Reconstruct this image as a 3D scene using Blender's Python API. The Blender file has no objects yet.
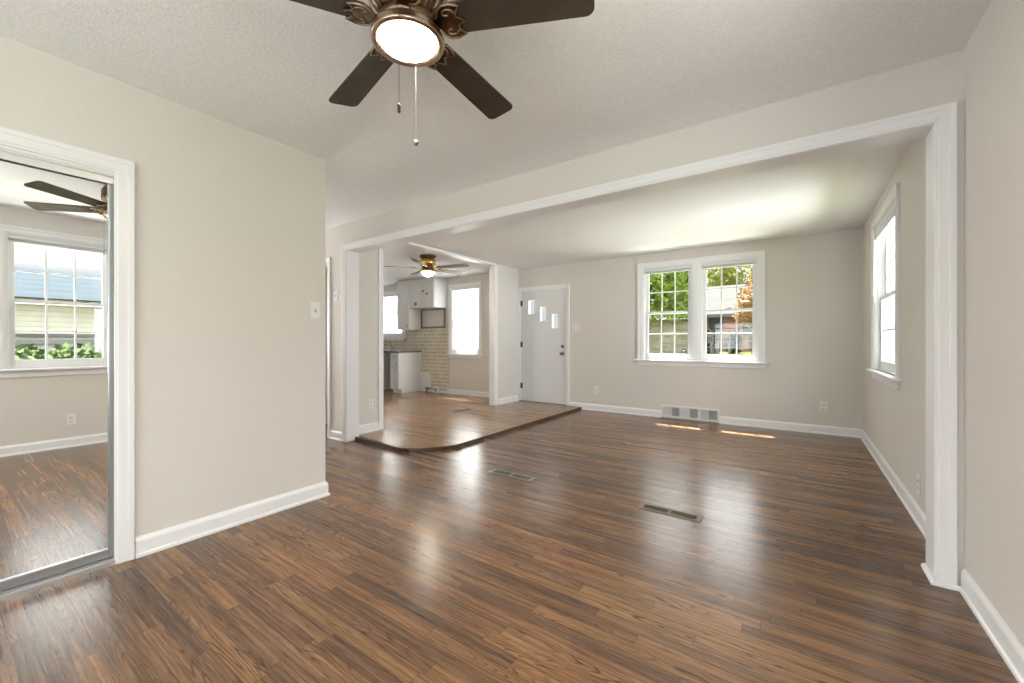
import bpy, bmesh, math, random
from mathutils import Vector, Matrix, Euler

random.seed(7)
C = bpy.context.scene.collection
S = bpy.context.scene
PI = math.pi

# ------------------------------------------------------------------ camera, sky, sun, area lights, exposure
cam_d = bpy.data.cameras.new('camera')
cam = bpy.data.objects.new('camera', cam_d)
C.objects.link(cam)
cam_d.sensor_width = 36.0
cam_d.lens = 36.0 * 410.0 / 1024.0
cam_d.clip_start = 0.02
cam_d.clip_end = 300
CAM_H = 1.12
cam.location = (0, 0, CAM_H)
cam.rotation_euler = (PI / 2, 0, math.atan2(286, 410))
S.camera = cam

S.view_settings.view_transform = 'Standard'
S.view_settings.look = 'None'
S.view_settings.gamma = 1.0
S.view_settings.use_curve_mapping = False
S.view_settings.exposure = 0.56

world = bpy.data.worlds.new('sky')
S.world = world
world.use_nodes = True
wn, wl = world.node_tree.nodes, world.node_tree.links
wn.clear()
w_out = wn.new('ShaderNodeOutputWorld')
w_bg = wn.new('ShaderNodeBackground')
w_tc = wn.new('ShaderNodeTexCoord')
w_sep = wn.new('ShaderNodeSeparateXYZ')
w_ramp = wn.new('ShaderNodeValToRGB')
w_noise = wn.new('ShaderNodeTexNoise')
w_cr = wn.new('ShaderNodeValToRGB')
w_mix = wn.new('ShaderNodeMix')
w_mix.data_type = 'RGBA'
w_noise.inputs['Scale'].default_value = 3.5
w_noise.inputs['Detail'].default_value = 6
w_ramp.color_ramp.elements[0].position = 0.0
w_ramp.color_ramp.elements[0].color = (0.62, 0.78, 0.95, 1)
w_ramp.color_ramp.elements[1].position = 0.22
w_ramp.color_ramp.elements[1].color = (0.96, 0.975, 1.0, 1)
w_cr.color_ramp.elements[0].position = 0.40
w_cr.color_ramp.elements[0].color = (0, 0, 0, 1)
w_cr.color_ramp.elements[1].position = 0.62
w_cr.color_ramp.elements[1].color = (1, 1, 1, 1)
wl.new(w_tc.outputs['Generated'], w_sep.inputs[0])
wl.new(w_tc.outputs['Generated'], w_noise.inputs['Vector'])
wl.new(w_sep.outputs['Z'], w_ramp.inputs['Fac'])
wl.new(w_noise.outputs['Fac'], w_cr.inputs['Fac'])
wl.new(w_cr.outputs['Color'], w_mix.inputs['Factor'])
wl.new(w_ramp.outputs['Color'], w_mix.inputs['A'])
w_mix.inputs['B'].default_value = (1.0, 1.0, 1.0, 1)
wl.new(w_mix.outputs['Result'], w_bg.inputs['Color'])
w_lift = wn.new('ShaderNodeMapRange')      # the sky brightens well above the horizon haze
w_lift.inputs['From Min'].default_value = 0.11
w_lift.inputs['From Max'].default_value = 0.30
w_lift.inputs['To Min'].default_value = 0.55
w_lift.inputs['To Max'].default_value = 5.0
wl.new(w_sep.outputs['Z'], w_lift.inputs['Value'])
wl.new(w_lift.outputs[0], w_bg.inputs['Strength'])
wl.new(w_bg.outputs[0], w_out.inputs[0])

sun_d = bpy.data.lights.new('sun', 'SUN')
sun = bpy.data.objects.new('sun', sun_d)
C.objects.link(sun)
sun_d.energy = 36
sun_d.angle = 0.01
sun_d.color = (1.0, 0.95, 0.86)
sun.rotation_euler = Vector((-0.45, 1.0, 1.9)).to_track_quat('Z', 'Y').to_euler()


def area(name, loc, toward, sx, sy, power, col=(1, 1, 1)):
    d = bpy.data.lights.new(name, 'AREA')
    d.shape = 'RECTANGLE'
    d.size, d.size_y = sx, sy
    d.energy = power
    d.color = col
    o = bpy.data.objects.new(name, d)
    C.objects.link(o)
    o.location = loc
    o.rotation_euler = Vector([-t for t in toward]).to_track_quat('Z', 'Y').to_euler()
    return o


DAY = (0.97, 0.985, 1.0)
GND_FILL = (1.0, 0.985, 0.96)
area('daylight_side_window', (2.5, 4.75, 1.45), (-1, 0, 0.05), 2.2, 2.0, 290, DAY)
area('fill_rear_side', (1.4, -0.75, 0.7), (-1, 0.30, 0.9), 1.6, 1.4, 110, DAY)  # added fill lamp outside an unseen extra window behind the camera
area('fill_rear', (-1.0, -2.6, 1.0), (0, 1, 0.30), 2.6, 1.5, 65, DAY)  # added fill lamp outside the made-up back window, out of view
area('bounce_fill_front', (-1.2, 8.0, -0.1), (0, -1, 0.9), 3.0, 1.0, 110, GND_FILL)  # added lamp below the sightline, standing in for light off sunlit ground
area('bounce_fill_side', (1.6, 0.83, -0.1), (-1, 0, 0.9), 1.5, 0.6, 100, GND_FILL)  # added low lamp in place of ground bounce, hidden from the mirror
area('fill_hall', (-7.05, 2.1, 1.3), (1, 0, 0.25), 0.9, 1.3, 60, DAY)  # added fill lamp for the hall ceiling, outside an invented window
area('daylight_kitchen_window', (-5.5, 7.1, 1.2), (0, -1, 0.2), 1.2, 1.6, 170, DAY)
area('daylight_kitchen_sink_window', (-7.8, 7.1, 1.4), (0, -1, 0.2), 1.2, 1.4, 170, DAY)
for i, xc in enumerate((-1.577, -0.775)):
    p = area('sky_portal', (xc, 6.40, 1.53), (0, -1, 0), 0.70, 1.4, 1)
    p.data.cycles.is_portal = True


# ------------------------------------------------------------------ materials
def new_mat(name):
    m = bpy.data.materials.new(name)
    m.use_nodes = True
    nt = m.node_tree
    return m, nt, nt.nodes['Principled BSDF']


def mat(name, col, rough=0.5, metal=0.0, spec=0.5, bump=0.0, bscale=80.0, var=0.0, vscale=6.0, emit=0.0, ecol=None, trans=0.0):
    m, nt, b = new_mat(name)
    n, l = nt.nodes, nt.links
    b.inputs['Base Color'].default_value = (*col, 1)
    b.inputs['Roughness'].default_value = rough
    b.inputs['Metallic'].default_value = metal
    b.inputs['Specular IOR Level'].default_value = spec
    tc = n.new('ShaderNodeTexCoord')
    if var > 0:
        nz = n.new('ShaderNodeTexNoise')
        nz.inputs['Scale'].default_value = vscale
        nz.inputs['Detail'].default_value = 5
        l.new(tc.outputs['Object'], nz.inputs['Vector'])
        r = n.new('ShaderNodeValToRGB')
        r.color_ramp.elements[0].position = 0.3
        r.color_ramp.elements[1].position = 0.7
        r.color_ramp.elements[0].color = (*[max(0, c * (1 - var)) for c in col], 1)
        r.color_ramp.elements[1].color = (*[min(1, c * (1 + var)) for c in col], 1)
        l.new(nz.outputs['Fac'], r.inputs['Fac'])
        l.new(r.outputs['Color'], b.inputs['Base Color'])
    if bump > 0:
        nz = n.new('ShaderNodeTexNoise')
        nz.inputs['Scale'].default_value = bscale
        nz.inputs['Detail'].default_value = 4
        l.new(tc.outputs['Object'], nz.inputs['Vector'])
        bp = n.new('ShaderNodeBump')
        bp.inputs['Strength'].default_value = bump
        bp.inputs['Distance'].default_value = 0.01
        l.new(nz.outputs['Fac'], bp.inputs['Height'])
        l.new(bp.outputs[0], b.inputs['Normal'])
    if emit > 0:
        b.inputs['Emission Color'].default_value = (*(ecol or col), 1)
        b.inputs['Emission Strength'].default_value = emit
    return m


def wood_floor(name, ramp, w=0.060, L=0.95, rough=0.22, flat=1.0):
    m, nt, b = new_mat(name)
    n, l = nt.nodes, nt.links

    def math_(op, a, c=None, d=None):
        k = n.new('ShaderNodeMath')
        k.operation = op
        for i, v in enumerate((a, c, d)):
            if v is None:
                continue
            if isinstance(v, (int, float)):
                k.inputs[i].default_value = v
            else:
                l.new(v, k.inputs[i])
        return k.outputs[0]

    def comb(x, y, z):
        k = n.new('ShaderNodeCombineXYZ')
        for i, v in enumerate((x, y, z)):
            if isinstance(v, (int, float)):
                k.inputs[i].default_value = v
            else:
                l.new(v, k.inputs[i])
        return k.outputs[0]

    def noise(vec, scale, detail=3, rg=0.5):
        k = n.new('ShaderNodeTexNoise')
        k.inputs['Scale'].default_value = scale
        k.inputs['Detail'].default_value = detail
        k.inputs['Roughness'].default_value = rg
        l.new(vec, k.inputs['Vector'])
        return k.outputs['Fac']

    def ramp_(fac, stops):
        k = n.new('ShaderNodeValToRGB')
        e = k.color_ramp.elements
        while len(e) < len(stops):
            e.new(0.5)
        for q, (p, c) in zip(e, stops):
            q.position = p
            q.color = (*c, 1) if len(c) == 3 else c
        l.new(fac, k.inputs['Fac'])
        return k.outputs['Color']

    tc = n.new('ShaderNodeTexCoord')
    sp = n.new('ShaderNodeSeparateXYZ')
    l.new(tc.outputs['Object'], sp.inputs[0])
    x, y = sp.outputs['X'], sp.outputs['Y']
    yr = math_('DIVIDE', y, w)
    row = math_('FLOOR', yr)
    fy = math_('FRACT', yr)
    wn1 = n.new('ShaderNodeTexWhiteNoise')
    wn1.noise_dimensions = '1D'
    l.new(row, wn1.inputs['W'])
    xs = math_('ADD', x, math_('MULTIPLY', wn1.outputs['Value'], 9.0))
    xl = math_('DIVIDE', xs, L)
    pl = math_('FLOOR', xl)
    fx = math_('FRACT', xl)
    wn2 = n.new('ShaderNodeTexWhiteNoise')
    wn2.noise_dimensions = '2D'
    l.new(comb(row, pl, 0.0), wn2.inputs['Vector'])
    sc = n.new('ShaderNodeSeparateColor')
    l.new(wn2.outputs['Color'], sc.inputs[0])
    v, r1, r2 = wn2.outputs['Value'], sc.outputs['Red'], sc.outputs['Green']
    ox = math_('MULTIPLY', r1, 37.0)
    oz = math_('MULTIPLY', r2, 23.0)
    xo = math_('ADD', x, ox)
    # fine streaks along the boards
    streak = noise(comb(math_('MULTIPLY', xo, 2.2), math_('MULTIPLY', y, 75.0), oz), 1.0, 5, 0.65)
    pores = noise(comb(math_('MULTIPLY', xo, 9.0), math_('MULTIPLY', y, 330.0), oz), 1.0, 2, 0.6)
    # cathedral figure: contour lines of a stretched field
    field = noise(comb(math_('MULTIPLY', xo, 1.1), math_('MULTIPLY', y, 11.0), oz), 1.0, 1, 0.4)
    lines = math_('SINE', math_('MULTIPLY', math_('ADD', field, math_('MULTIPLY', streak, 0.03)), 150.0))
    lines = math_('POWER', math_('MAXIMUM', lines, 0.0), 2.5)
    patch = noise(comb(math_('MULTIPLY', xo, 2.6), math_('MULTIPLY', y, 14.0), oz), 1.0, 2, 0.5)
    lines = math_('MULTIPLY', lines, math_('MINIMUM', math_('MAXIMUM', math_('MULTIPLY', math_('SUBTRACT', patch, 0.40), 5.0), 0.0), 1.0))
    broad = noise(comb(math_('MULTIPLY', x, 0.7), math_('MULTIPLY', y, 0.9), 3.0), 1.0, 3, 0.5)
    t = math_('ADD', math_('MULTIPLY', v, 0.22), math_('MULTIPLY', streak, 0.76))
    t = math_('ADD', t, math_('MULTIPLY', math_('SUBTRACT', broad, 0.5), 0.35))
    col = ramp_(t, ramp)
    dark = math_('MULTIPLY', lines, math_('ADD', math_('MULTIPLY', r1, 0.45), 0.28))
    dark = math_('ADD', dark, math_('MULTIPLY', math_('MAXIMUM', math_('SUBTRACT', pores, 0.52), 0.0), 3.0))
    gy = math_('LESS_THAN', math_('MINIMUM', fy, math_('SUBTRACT', 1.0, fy)), 0.022)
    gx = math_('LESS_THAN', math_('MINIMUM', fx, math_('SUBTRACT', 1.0, fx)), 0.0016)
    gap = math_('MAXIMUM', gy, gx)
    dark = math_('MINIMUM', math_('ADD', dark, math_('MULTIPLY', gap, 0.42)), 0.85)
    mx = n.new('ShaderNodeMix')
    mx.data_type = 'RGBA'
    l.new(dark, mx.inputs['Factor'])
    l.new(col, mx.inputs['A'])
    mx.inputs['B'].default_value = (0.020, 0.010, 0.006, 1)
    # a hint of red and grey between boards
    hs = n.new('ShaderNodeHueSaturation')
    l.new(math_('ADD', 0.492, math_('MULTIPLY', r2, 0.009)), hs.inputs['Hue'])
    l.new(math_('ADD', 0.98, math_('MULTIPLY', r1, 0.22)), hs.inputs['Saturation'])
    l.new(mx.outputs['Result'], hs.inputs['Color'])
    l.new(hs.outputs[0], b.inputs['Base Color'])
    l.new(math_('ADD', rough - 0.01, math_('MULTIPLY', streak, 0.06)), b.inputs['Roughness'])
    b.inputs['Specular IOR Level'].default_value = 0.5
    bp = n.new('ShaderNodeBump')
    bp.inputs['Strength'].default_value = 0.08 * flat
    bp.inputs['Distance'].default_value = 0.002
    h = math_('SUBTRACT', math_('ADD', math_('MULTIPLY', streak, 0.25), math_('MULTIPLY', v, 0.5)), math_('MULTIPLY', gap, 1.0))
    l.new(h, bp.inputs['Height'])
    l.new(bp.outputs[0], b.inputs['Normal'])
    return m


def glass_mat(name):
    m = bpy.data.materials.new(name)
    m.use_nodes = True
    n, l = m.node_tree.nodes, m.node_tree.links
    n.clear()
    o = n.new('ShaderNodeOutputMaterial')
    mix = n.new('ShaderNodeMixShader')
    tr = n.new('ShaderNodeBsdfTransparent')
    gl = n.new('ShaderNodeBsdfGlossy')
    lw = n.new('ShaderNodeLayerWeight')
    pw = n.new('ShaderNodeMath')
    pw.operation = 'POWER'
    pw.inputs[1].default_value = 4.0
    l.new(lw.outputs['Facing'], pw.inputs[0])
    fr = n.new('ShaderNodeMath')
    fr.operation = 'MULTIPLY_ADD'
    fr.inputs[1].default_value = 0.7
    fr.inputs[2].default_value = 0.03
    l.new(pw.outputs[0], fr.inputs[0])
    tr.inputs['Color'].default_value = (0.97, 0.985, 0.98, 1)
    gl.inputs['Roughness'].default_value = 0.02
    l.new(fr.outputs[0], mix.inputs[0])
    l.new(tr.outputs[0], mix.inputs[1])
    l.new(gl.outputs[0], mix.inputs[2])
    l.new(mix.outputs[0], o.inputs[0])
    return m


def blind_mat(name):
    m = bpy.data.materials.new(name)
    m.use_nodes = True
    n, l = m.node_tree.nodes, m.node_tree.links
    n.clear()
    o = n.new('ShaderNodeOutputMaterial')
    mix = n.new('ShaderNodeMixShader')
    d = n.new('ShaderNodeBsdfDiffuse')
    t = n.new('ShaderNodeBsdfTranslucent')
    d.inputs['Color'].default_value = (0.86, 0.86, 0.86, 1)
    t.inputs['Color'].default_value = (0.90, 0.90, 0.90, 1)
    mix.inputs[0].default_value = 0.55
    l.new(d.outputs[0], mix.inputs[1])
    l.new(t.outputs[0], mix.inputs[2])
    l.new(mix.outputs[0], o.inputs[0])
    return m


def tile_mat(name):
    m, nt, b = new_mat(name)
    n, l = nt.nodes, nt.links
    tc = n.new('ShaderNodeTexCoord')
    mp = n.new('ShaderNodeMapping')
    mp.inputs['Scale'].default_value = (13.0, 13.0, 13.0)
    l.new(tc.outputs['Object'], mp.inputs['Vector'])
    sp = n.new('ShaderNodeSeparateXYZ')
    l.new(mp.outputs[0], sp.inputs[0])

    def mth(op, a, c=None):
        k = n.new('ShaderNodeMath')
        k.operation = op
        for i, v in enumerate((a, c)):
            if v is None:
                continue
            if isinstance(v, (int, float)):
                k.inputs[i].default_value = v
            else:
                l.new(v, k.inputs[i])
        return k.outputs[0]
    # lantern-shaped tiles in staggered rows
    ux, uz = sp.outputs['X'], sp.outputs['Z']
    rowp = mth('FLOOR', uz)
    sh = mth('MULTIPLY', mth('MODULO', mth('ABSOLUTE', rowp), 2.0), 0.5)
    fx = mth('SUBTRACT', mth('FRACT', mth('ADD', ux, sh)), 0.5)
    fz = mth('SUBTRACT', mth('FRACT', uz), 0.5)
    d = mth('ADD', mth('ABSOLUTE', fx), mth('MULTIPLY', mth('MULTIPLY', fz, fz), 1.6))
    line = mth('GREATER_THAN', d, 0.40)
    wn_ = n.new('ShaderNodeTexWhiteNoise')
    wn_.noise_dimensions = '2D'
    cb = n.new('ShaderNodeCombineXYZ')
    l.new(mth('FLOOR', mth('ADD', ux, sh)), cb.inputs[0])
    l.new(rowp, cb.inputs[1])
    l.new(cb.outputs[0], wn_.inputs['Vector'])
    r = n.new('ShaderNodeValToRGB')
    r.color_ramp.elements[0].color = (0.46, 0.38, 0.275, 1)
    r.color_ramp.elements[1].color = (0.62, 0.53, 0.41, 1)
    l.new(wn_.outputs['Value'], r.inputs['Fac'])
    mx = n.new('ShaderNodeMix')
    mx.data_type = 'RGBA'
    l.new(line, mx.inputs['Factor'])
    l.new(r.outputs['Color'], mx.inputs['A'])
    mx.inputs['B'].default_value = (0.78, 0.73, 0.64, 1)
    l.new(mx.outputs['Result'], b.inputs['Base Color'])
    b.inputs['Roughness'].default_value = 0.3
    return m


def brick_mat(name, c1, c2, mortar, scale=1.0, swap=True):
    m, nt, b = new_mat(name)
    n, l = nt.nodes, nt.links
    tc = n.new('ShaderNodeTexCoord')
    mp = n.new('ShaderNodeMapping')
    if swap:
        mp.inputs['Rotation'].default_value = (PI / 2, 0, 0)
    l.new(tc.outputs['Object'], mp.inputs['Vector'])
    br = n.new('ShaderNodeTexBrick')
    br.inputs['Color1'].default_value = (*c1, 1)
    br.inputs['Color2'].default_value = (*c2, 1)
    br.inputs['Mortar'].default_value = (*mortar, 1)
    br.inputs['Scale'].default_value = scale
    br.inputs['Mortar Size'].default_value = 0.012
    br.inputs['Brick Width'].default_value = 0.42
    br.inputs['Row Height'].default_value = 0.15
    l.new(mp.outputs[0], br.inputs['Vector'])
    l.new(br.outputs['Color'], b.inputs['Base Color'])
    b.inputs['Roughness'].default_value = 0.9
    b.inputs['Specular IOR Level'].default_value = 0.05
    return m


def stripe_mat(name, c1, c2, per, axis='Z', rough=0.8, duty=0.85):
    m, nt, b = new_mat(name)
    n, l = nt.nodes, nt.links
    tc = n.new('ShaderNodeTexCoord')
    sp = n.new('ShaderNodeSeparateXYZ')
    l.new(tc.outputs['Object'], sp.inputs[0])
    a = n.new('ShaderNodeMath'); a.operation = 'DIVIDE'; a.inputs[1].default_value = per
    l.new(sp.outputs[axis], a.inputs[0])
    f = n.new('ShaderNodeMath'); f.operation = 'FRACT'
    l.new(a.outputs[0], f.inputs[0])
    g = n.new('ShaderNodeMath'); g.operation = 'GREATER_THAN'; g.inputs[1].default_value = duty
    l.new(f.outputs[0], g.inputs[0])
    nz = n.new('ShaderNodeTexNoise'); nz.inputs['Scale'].default_value = 3.0
    l.new(tc.outputs['Object'], nz.inputs['Vector'])
    mx0 = n.new('ShaderNodeMix'); mx0.data_type = 'RGBA'
    l.new(nz.outputs['Fac'], mx0.inputs['Factor'])
    mx0.inputs['A'].default_value = (*[c * 0.75 for c in c1], 1)
    mx0.inputs['B'].default_value = (*[min(1, c * 1.2) for c in c1], 1)
    mx = n.new('ShaderNodeMix'); mx.data_type = 'RGBA'
    l.new(g.outputs[0], mx.inputs['Factor'])
    l.new(mx0.outputs['Result'], mx.inputs['A'])
    mx.inputs['B'].default_value = (*c2, 1)
    l.new(mx.outputs['Result'], b.inputs['Base Color'])
    b.inputs['Roughness'].default_value = rough
    b.inputs['Specular IOR Level'].default_value = 0.05
    return m


M = {}
M['wall'] = mat('wall_paint', (0.72, 0.688, 0.65), 0.75, bump=0.12, bscale=120, spec=0.3)
M['ceiling'] = mat('ceiling_paint', (0.87, 0.87, 0.87), 0.9, bump=0.35, bscale=110, spec=0.2, var=0.05, vscale=90)
M['trim'] = mat('trim_paint', (0.86, 0.865, 0.88), 0.32)
M['floor'] = wood_floor('stained_oak', [(0.24, (0.048, 0.026, 0.015)), (0.42, (0.134, 0.076, 0.043)), (0.57, (0.235, 0.140, 0.083)), (0.78, (0.385, 0.246, 0.157))])
M['floor_glare'] = wood_floor('stained_oak_glare', [(0.18, (0.156, 0.090, 0.053)), (0.42, (0.300, 0.186, 0.114)), (0.62, (0.432, 0.288, 0.186)), (0.85, (0.564, 0.396, 0.270))])  # same oak as the main floor, lightened to paint in window glare
M['nosing'] = mat('dark_nosing', (0.067, 0.035, 0.020), 0.3, var=0.3, vscale=12)
M['glass'] = glass_mat('window_glass')
M['mirror'] = mat('mirror_silver', (0.90, 0.90, 0.89), 0.01, metal=1.0)
M['alu'] = mat('brushed_aluminium', (0.46, 0.47, 0.48), 0.34, metal=1.0)
M['track'] = mat('track_aluminium', (0.80, 0.81, 0.82), 0.36, metal=1.0)
M['vinyl'] = mat('white_vinyl', (0.82, 0.83, 0.845), 0.35)
M['door'] = mat('door_paint', (0.74, 0.755, 0.775), 0.4)
M['black'] = mat('black_iron', (0.02, 0.02, 0.022), 0.45)
M['nickel'] = mat('dark_nickel', (0.20, 0.19, 0.18), 0.3, metal=1.0)
M['plastic'] = mat('white_plastic', (0.82, 0.81, 0.78), 0.35)
M['slot'] = mat('dark_slot', (0.05, 0.05, 0.05), 0.6)
M['blade'] = mat('blade_walnut', (0.058, 0.040, 0.030), 0.5, var=0.25, vscale=9, spec=0.35)
M['bronze'] = mat('antique_bronze', (0.155, 0.098, 0.066), 0.34, metal=1.0, var=0.45, vscale=18)
M['bronze_light'] = mat('rubbed_bronze', (0.40, 0.31, 0.24), 0.28, metal=1.0)
M['brass'] = mat('polished_brass', (0.72, 0.46, 0.15), 0.2, metal=1.0)
M['blade2'] = mat('blade_oak_grey', (0.10, 0.078, 0.058), 0.5, var=0.2)
M['globe'] = mat('lamp_glass', (1.0, 0.93, 0.80), 0.4, emit=110.0, ecol=(1.0, 0.86, 0.64))
M['globe2'] = mat('lamp_glass_kitchen', (1.0, 0.95, 0.86), 0.4, emit=85.0, ecol=(1.0, 0.92, 0.78))
M['chain'] = mat('chain_metal', (0.03, 0.028, 0.025), 0.6)
M['register'] = mat('beige_register', (0.25, 0.19, 0.135), 0.55)
M['silver'] = mat('silver_register', (0.27, 0.24, 0.205), 0.5)
M['dark_reg'] = mat('dark_register', (0.035, 0.02, 0.014), 0.5)
M['void'] = mat('duct_shade', (0.010, 0.009, 0.008), 0.9)  # near-black colour standing in for the shade inside ducts
M['grille'] = mat('white_grille', (0.80, 0.81, 0.82), 0.4)
M['fin_grey'] = mat('grille_fin', (0.72, 0.73, 0.75), 0.5)
M['cabinet'] = mat('cabinet_white', (0.80, 0.81, 0.82), 0.35)
M['cab_in'] = mat('cabinet_edge', (0.22, 0.19, 0.16), 0.6)
M['counter'] = mat('stone_counter', (0.16, 0.14, 0.115), 0.3, var=0.4, vscale=40)
M['tile'] = tile_mat('lantern_tile')
M['chrome'] = mat('chrome', (0.62, 0.60, 0.58), 0.15, metal=1.0)
M['blind'] = blind_mat('blind_slats')
M['blue'] = mat('blue_decal', (0.03, 0.14, 0.24), 0.5)
M['dgrey'] = mat('grey_plastic', (0.30, 0.31, 0.33), 0.5)
M['pipe'] = mat('grey_pipe', (0.22, 0.23, 0.28), 0.4, metal=0.6)
# outside
M['lawn'] = mat('lawn_grass', (0.090, 0.096, 0.025), 0.95, var=0.5, vscale=2.0, bump=0.5, bscale=30, spec=0.05)
M['brick'] = brick_mat('red_brick', (0.197, 0.079, 0.041), (0.276, 0.129, 0.070), (0.295, 0.221, 0.167), 1.6)
M['stone'] = brick_mat('grey_stone', (0.106, 0.100, 0.077), (0.203, 0.193, 0.145), (0.164, 0.159, 0.125), 1.3)
M['shingle'] = stripe_mat('grey_shingle', (0.060, 0.060, 0.058), (0.046, 0.046, 0.043), 0.22, 'Z', 0.9, 0.8)
M['blue_roof'] = stripe_mat('blue_grey_roof', (0.018, 0.027, 0.036), (0.028, 0.037, 0.043), 0.17, 'Z', 0.55, 0.8)
M['siding'] = stripe_mat('cream_siding', (0.391, 0.379, 0.326), (0.260, 0.254, 0.215), 0.12, 'Z', 0.7, 0.86)
M['soffit'] = mat('soffit_white', (0.70, 0.70, 0.69), 0.7)
M['bark'] = mat('bark', (0.09, 0.065, 0.045), 0.95, var=0.3)
M['leaf'] = mat('leaf_green', (0.133, 0.202, 0.031), 0.6, var=0.6, vscale=1.6, spec=0.05)
M['leaf_dark'] = mat('leaf_dark', (0.038, 0.049, 0.027), 0.7, var=0.6, vscale=2.5, spec=0.05)
M['leaf_orange'] = mat('leaf_orange', (0.231, 0.129, 0.037), 0.6, var=0.4, vscale=1.6, spec=0.05)
M['leaf_yellow'] = mat('leaf_yellow', (0.213, 0.237, 0.050), 0.6, var=0.5, vscale=1.6, spec=0.05)
M['hedge'] = mat('hedge_green', (0.053, 0.082, 0.031), 0.8, var=0.5, vscale=1.2, spec=0.05)
M['white_wood'] = mat('white_wood', (0.150, 0.150, 0.147), 0.6, spec=0.05)
M['dark_glass'] = mat('dark_pane', (0.03, 0.035, 0.04), 0.1)
M['soil'] = mat('brown_soil', (0.088, 0.061, 0.041), 0.95, var=0.4, vscale=3)


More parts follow.
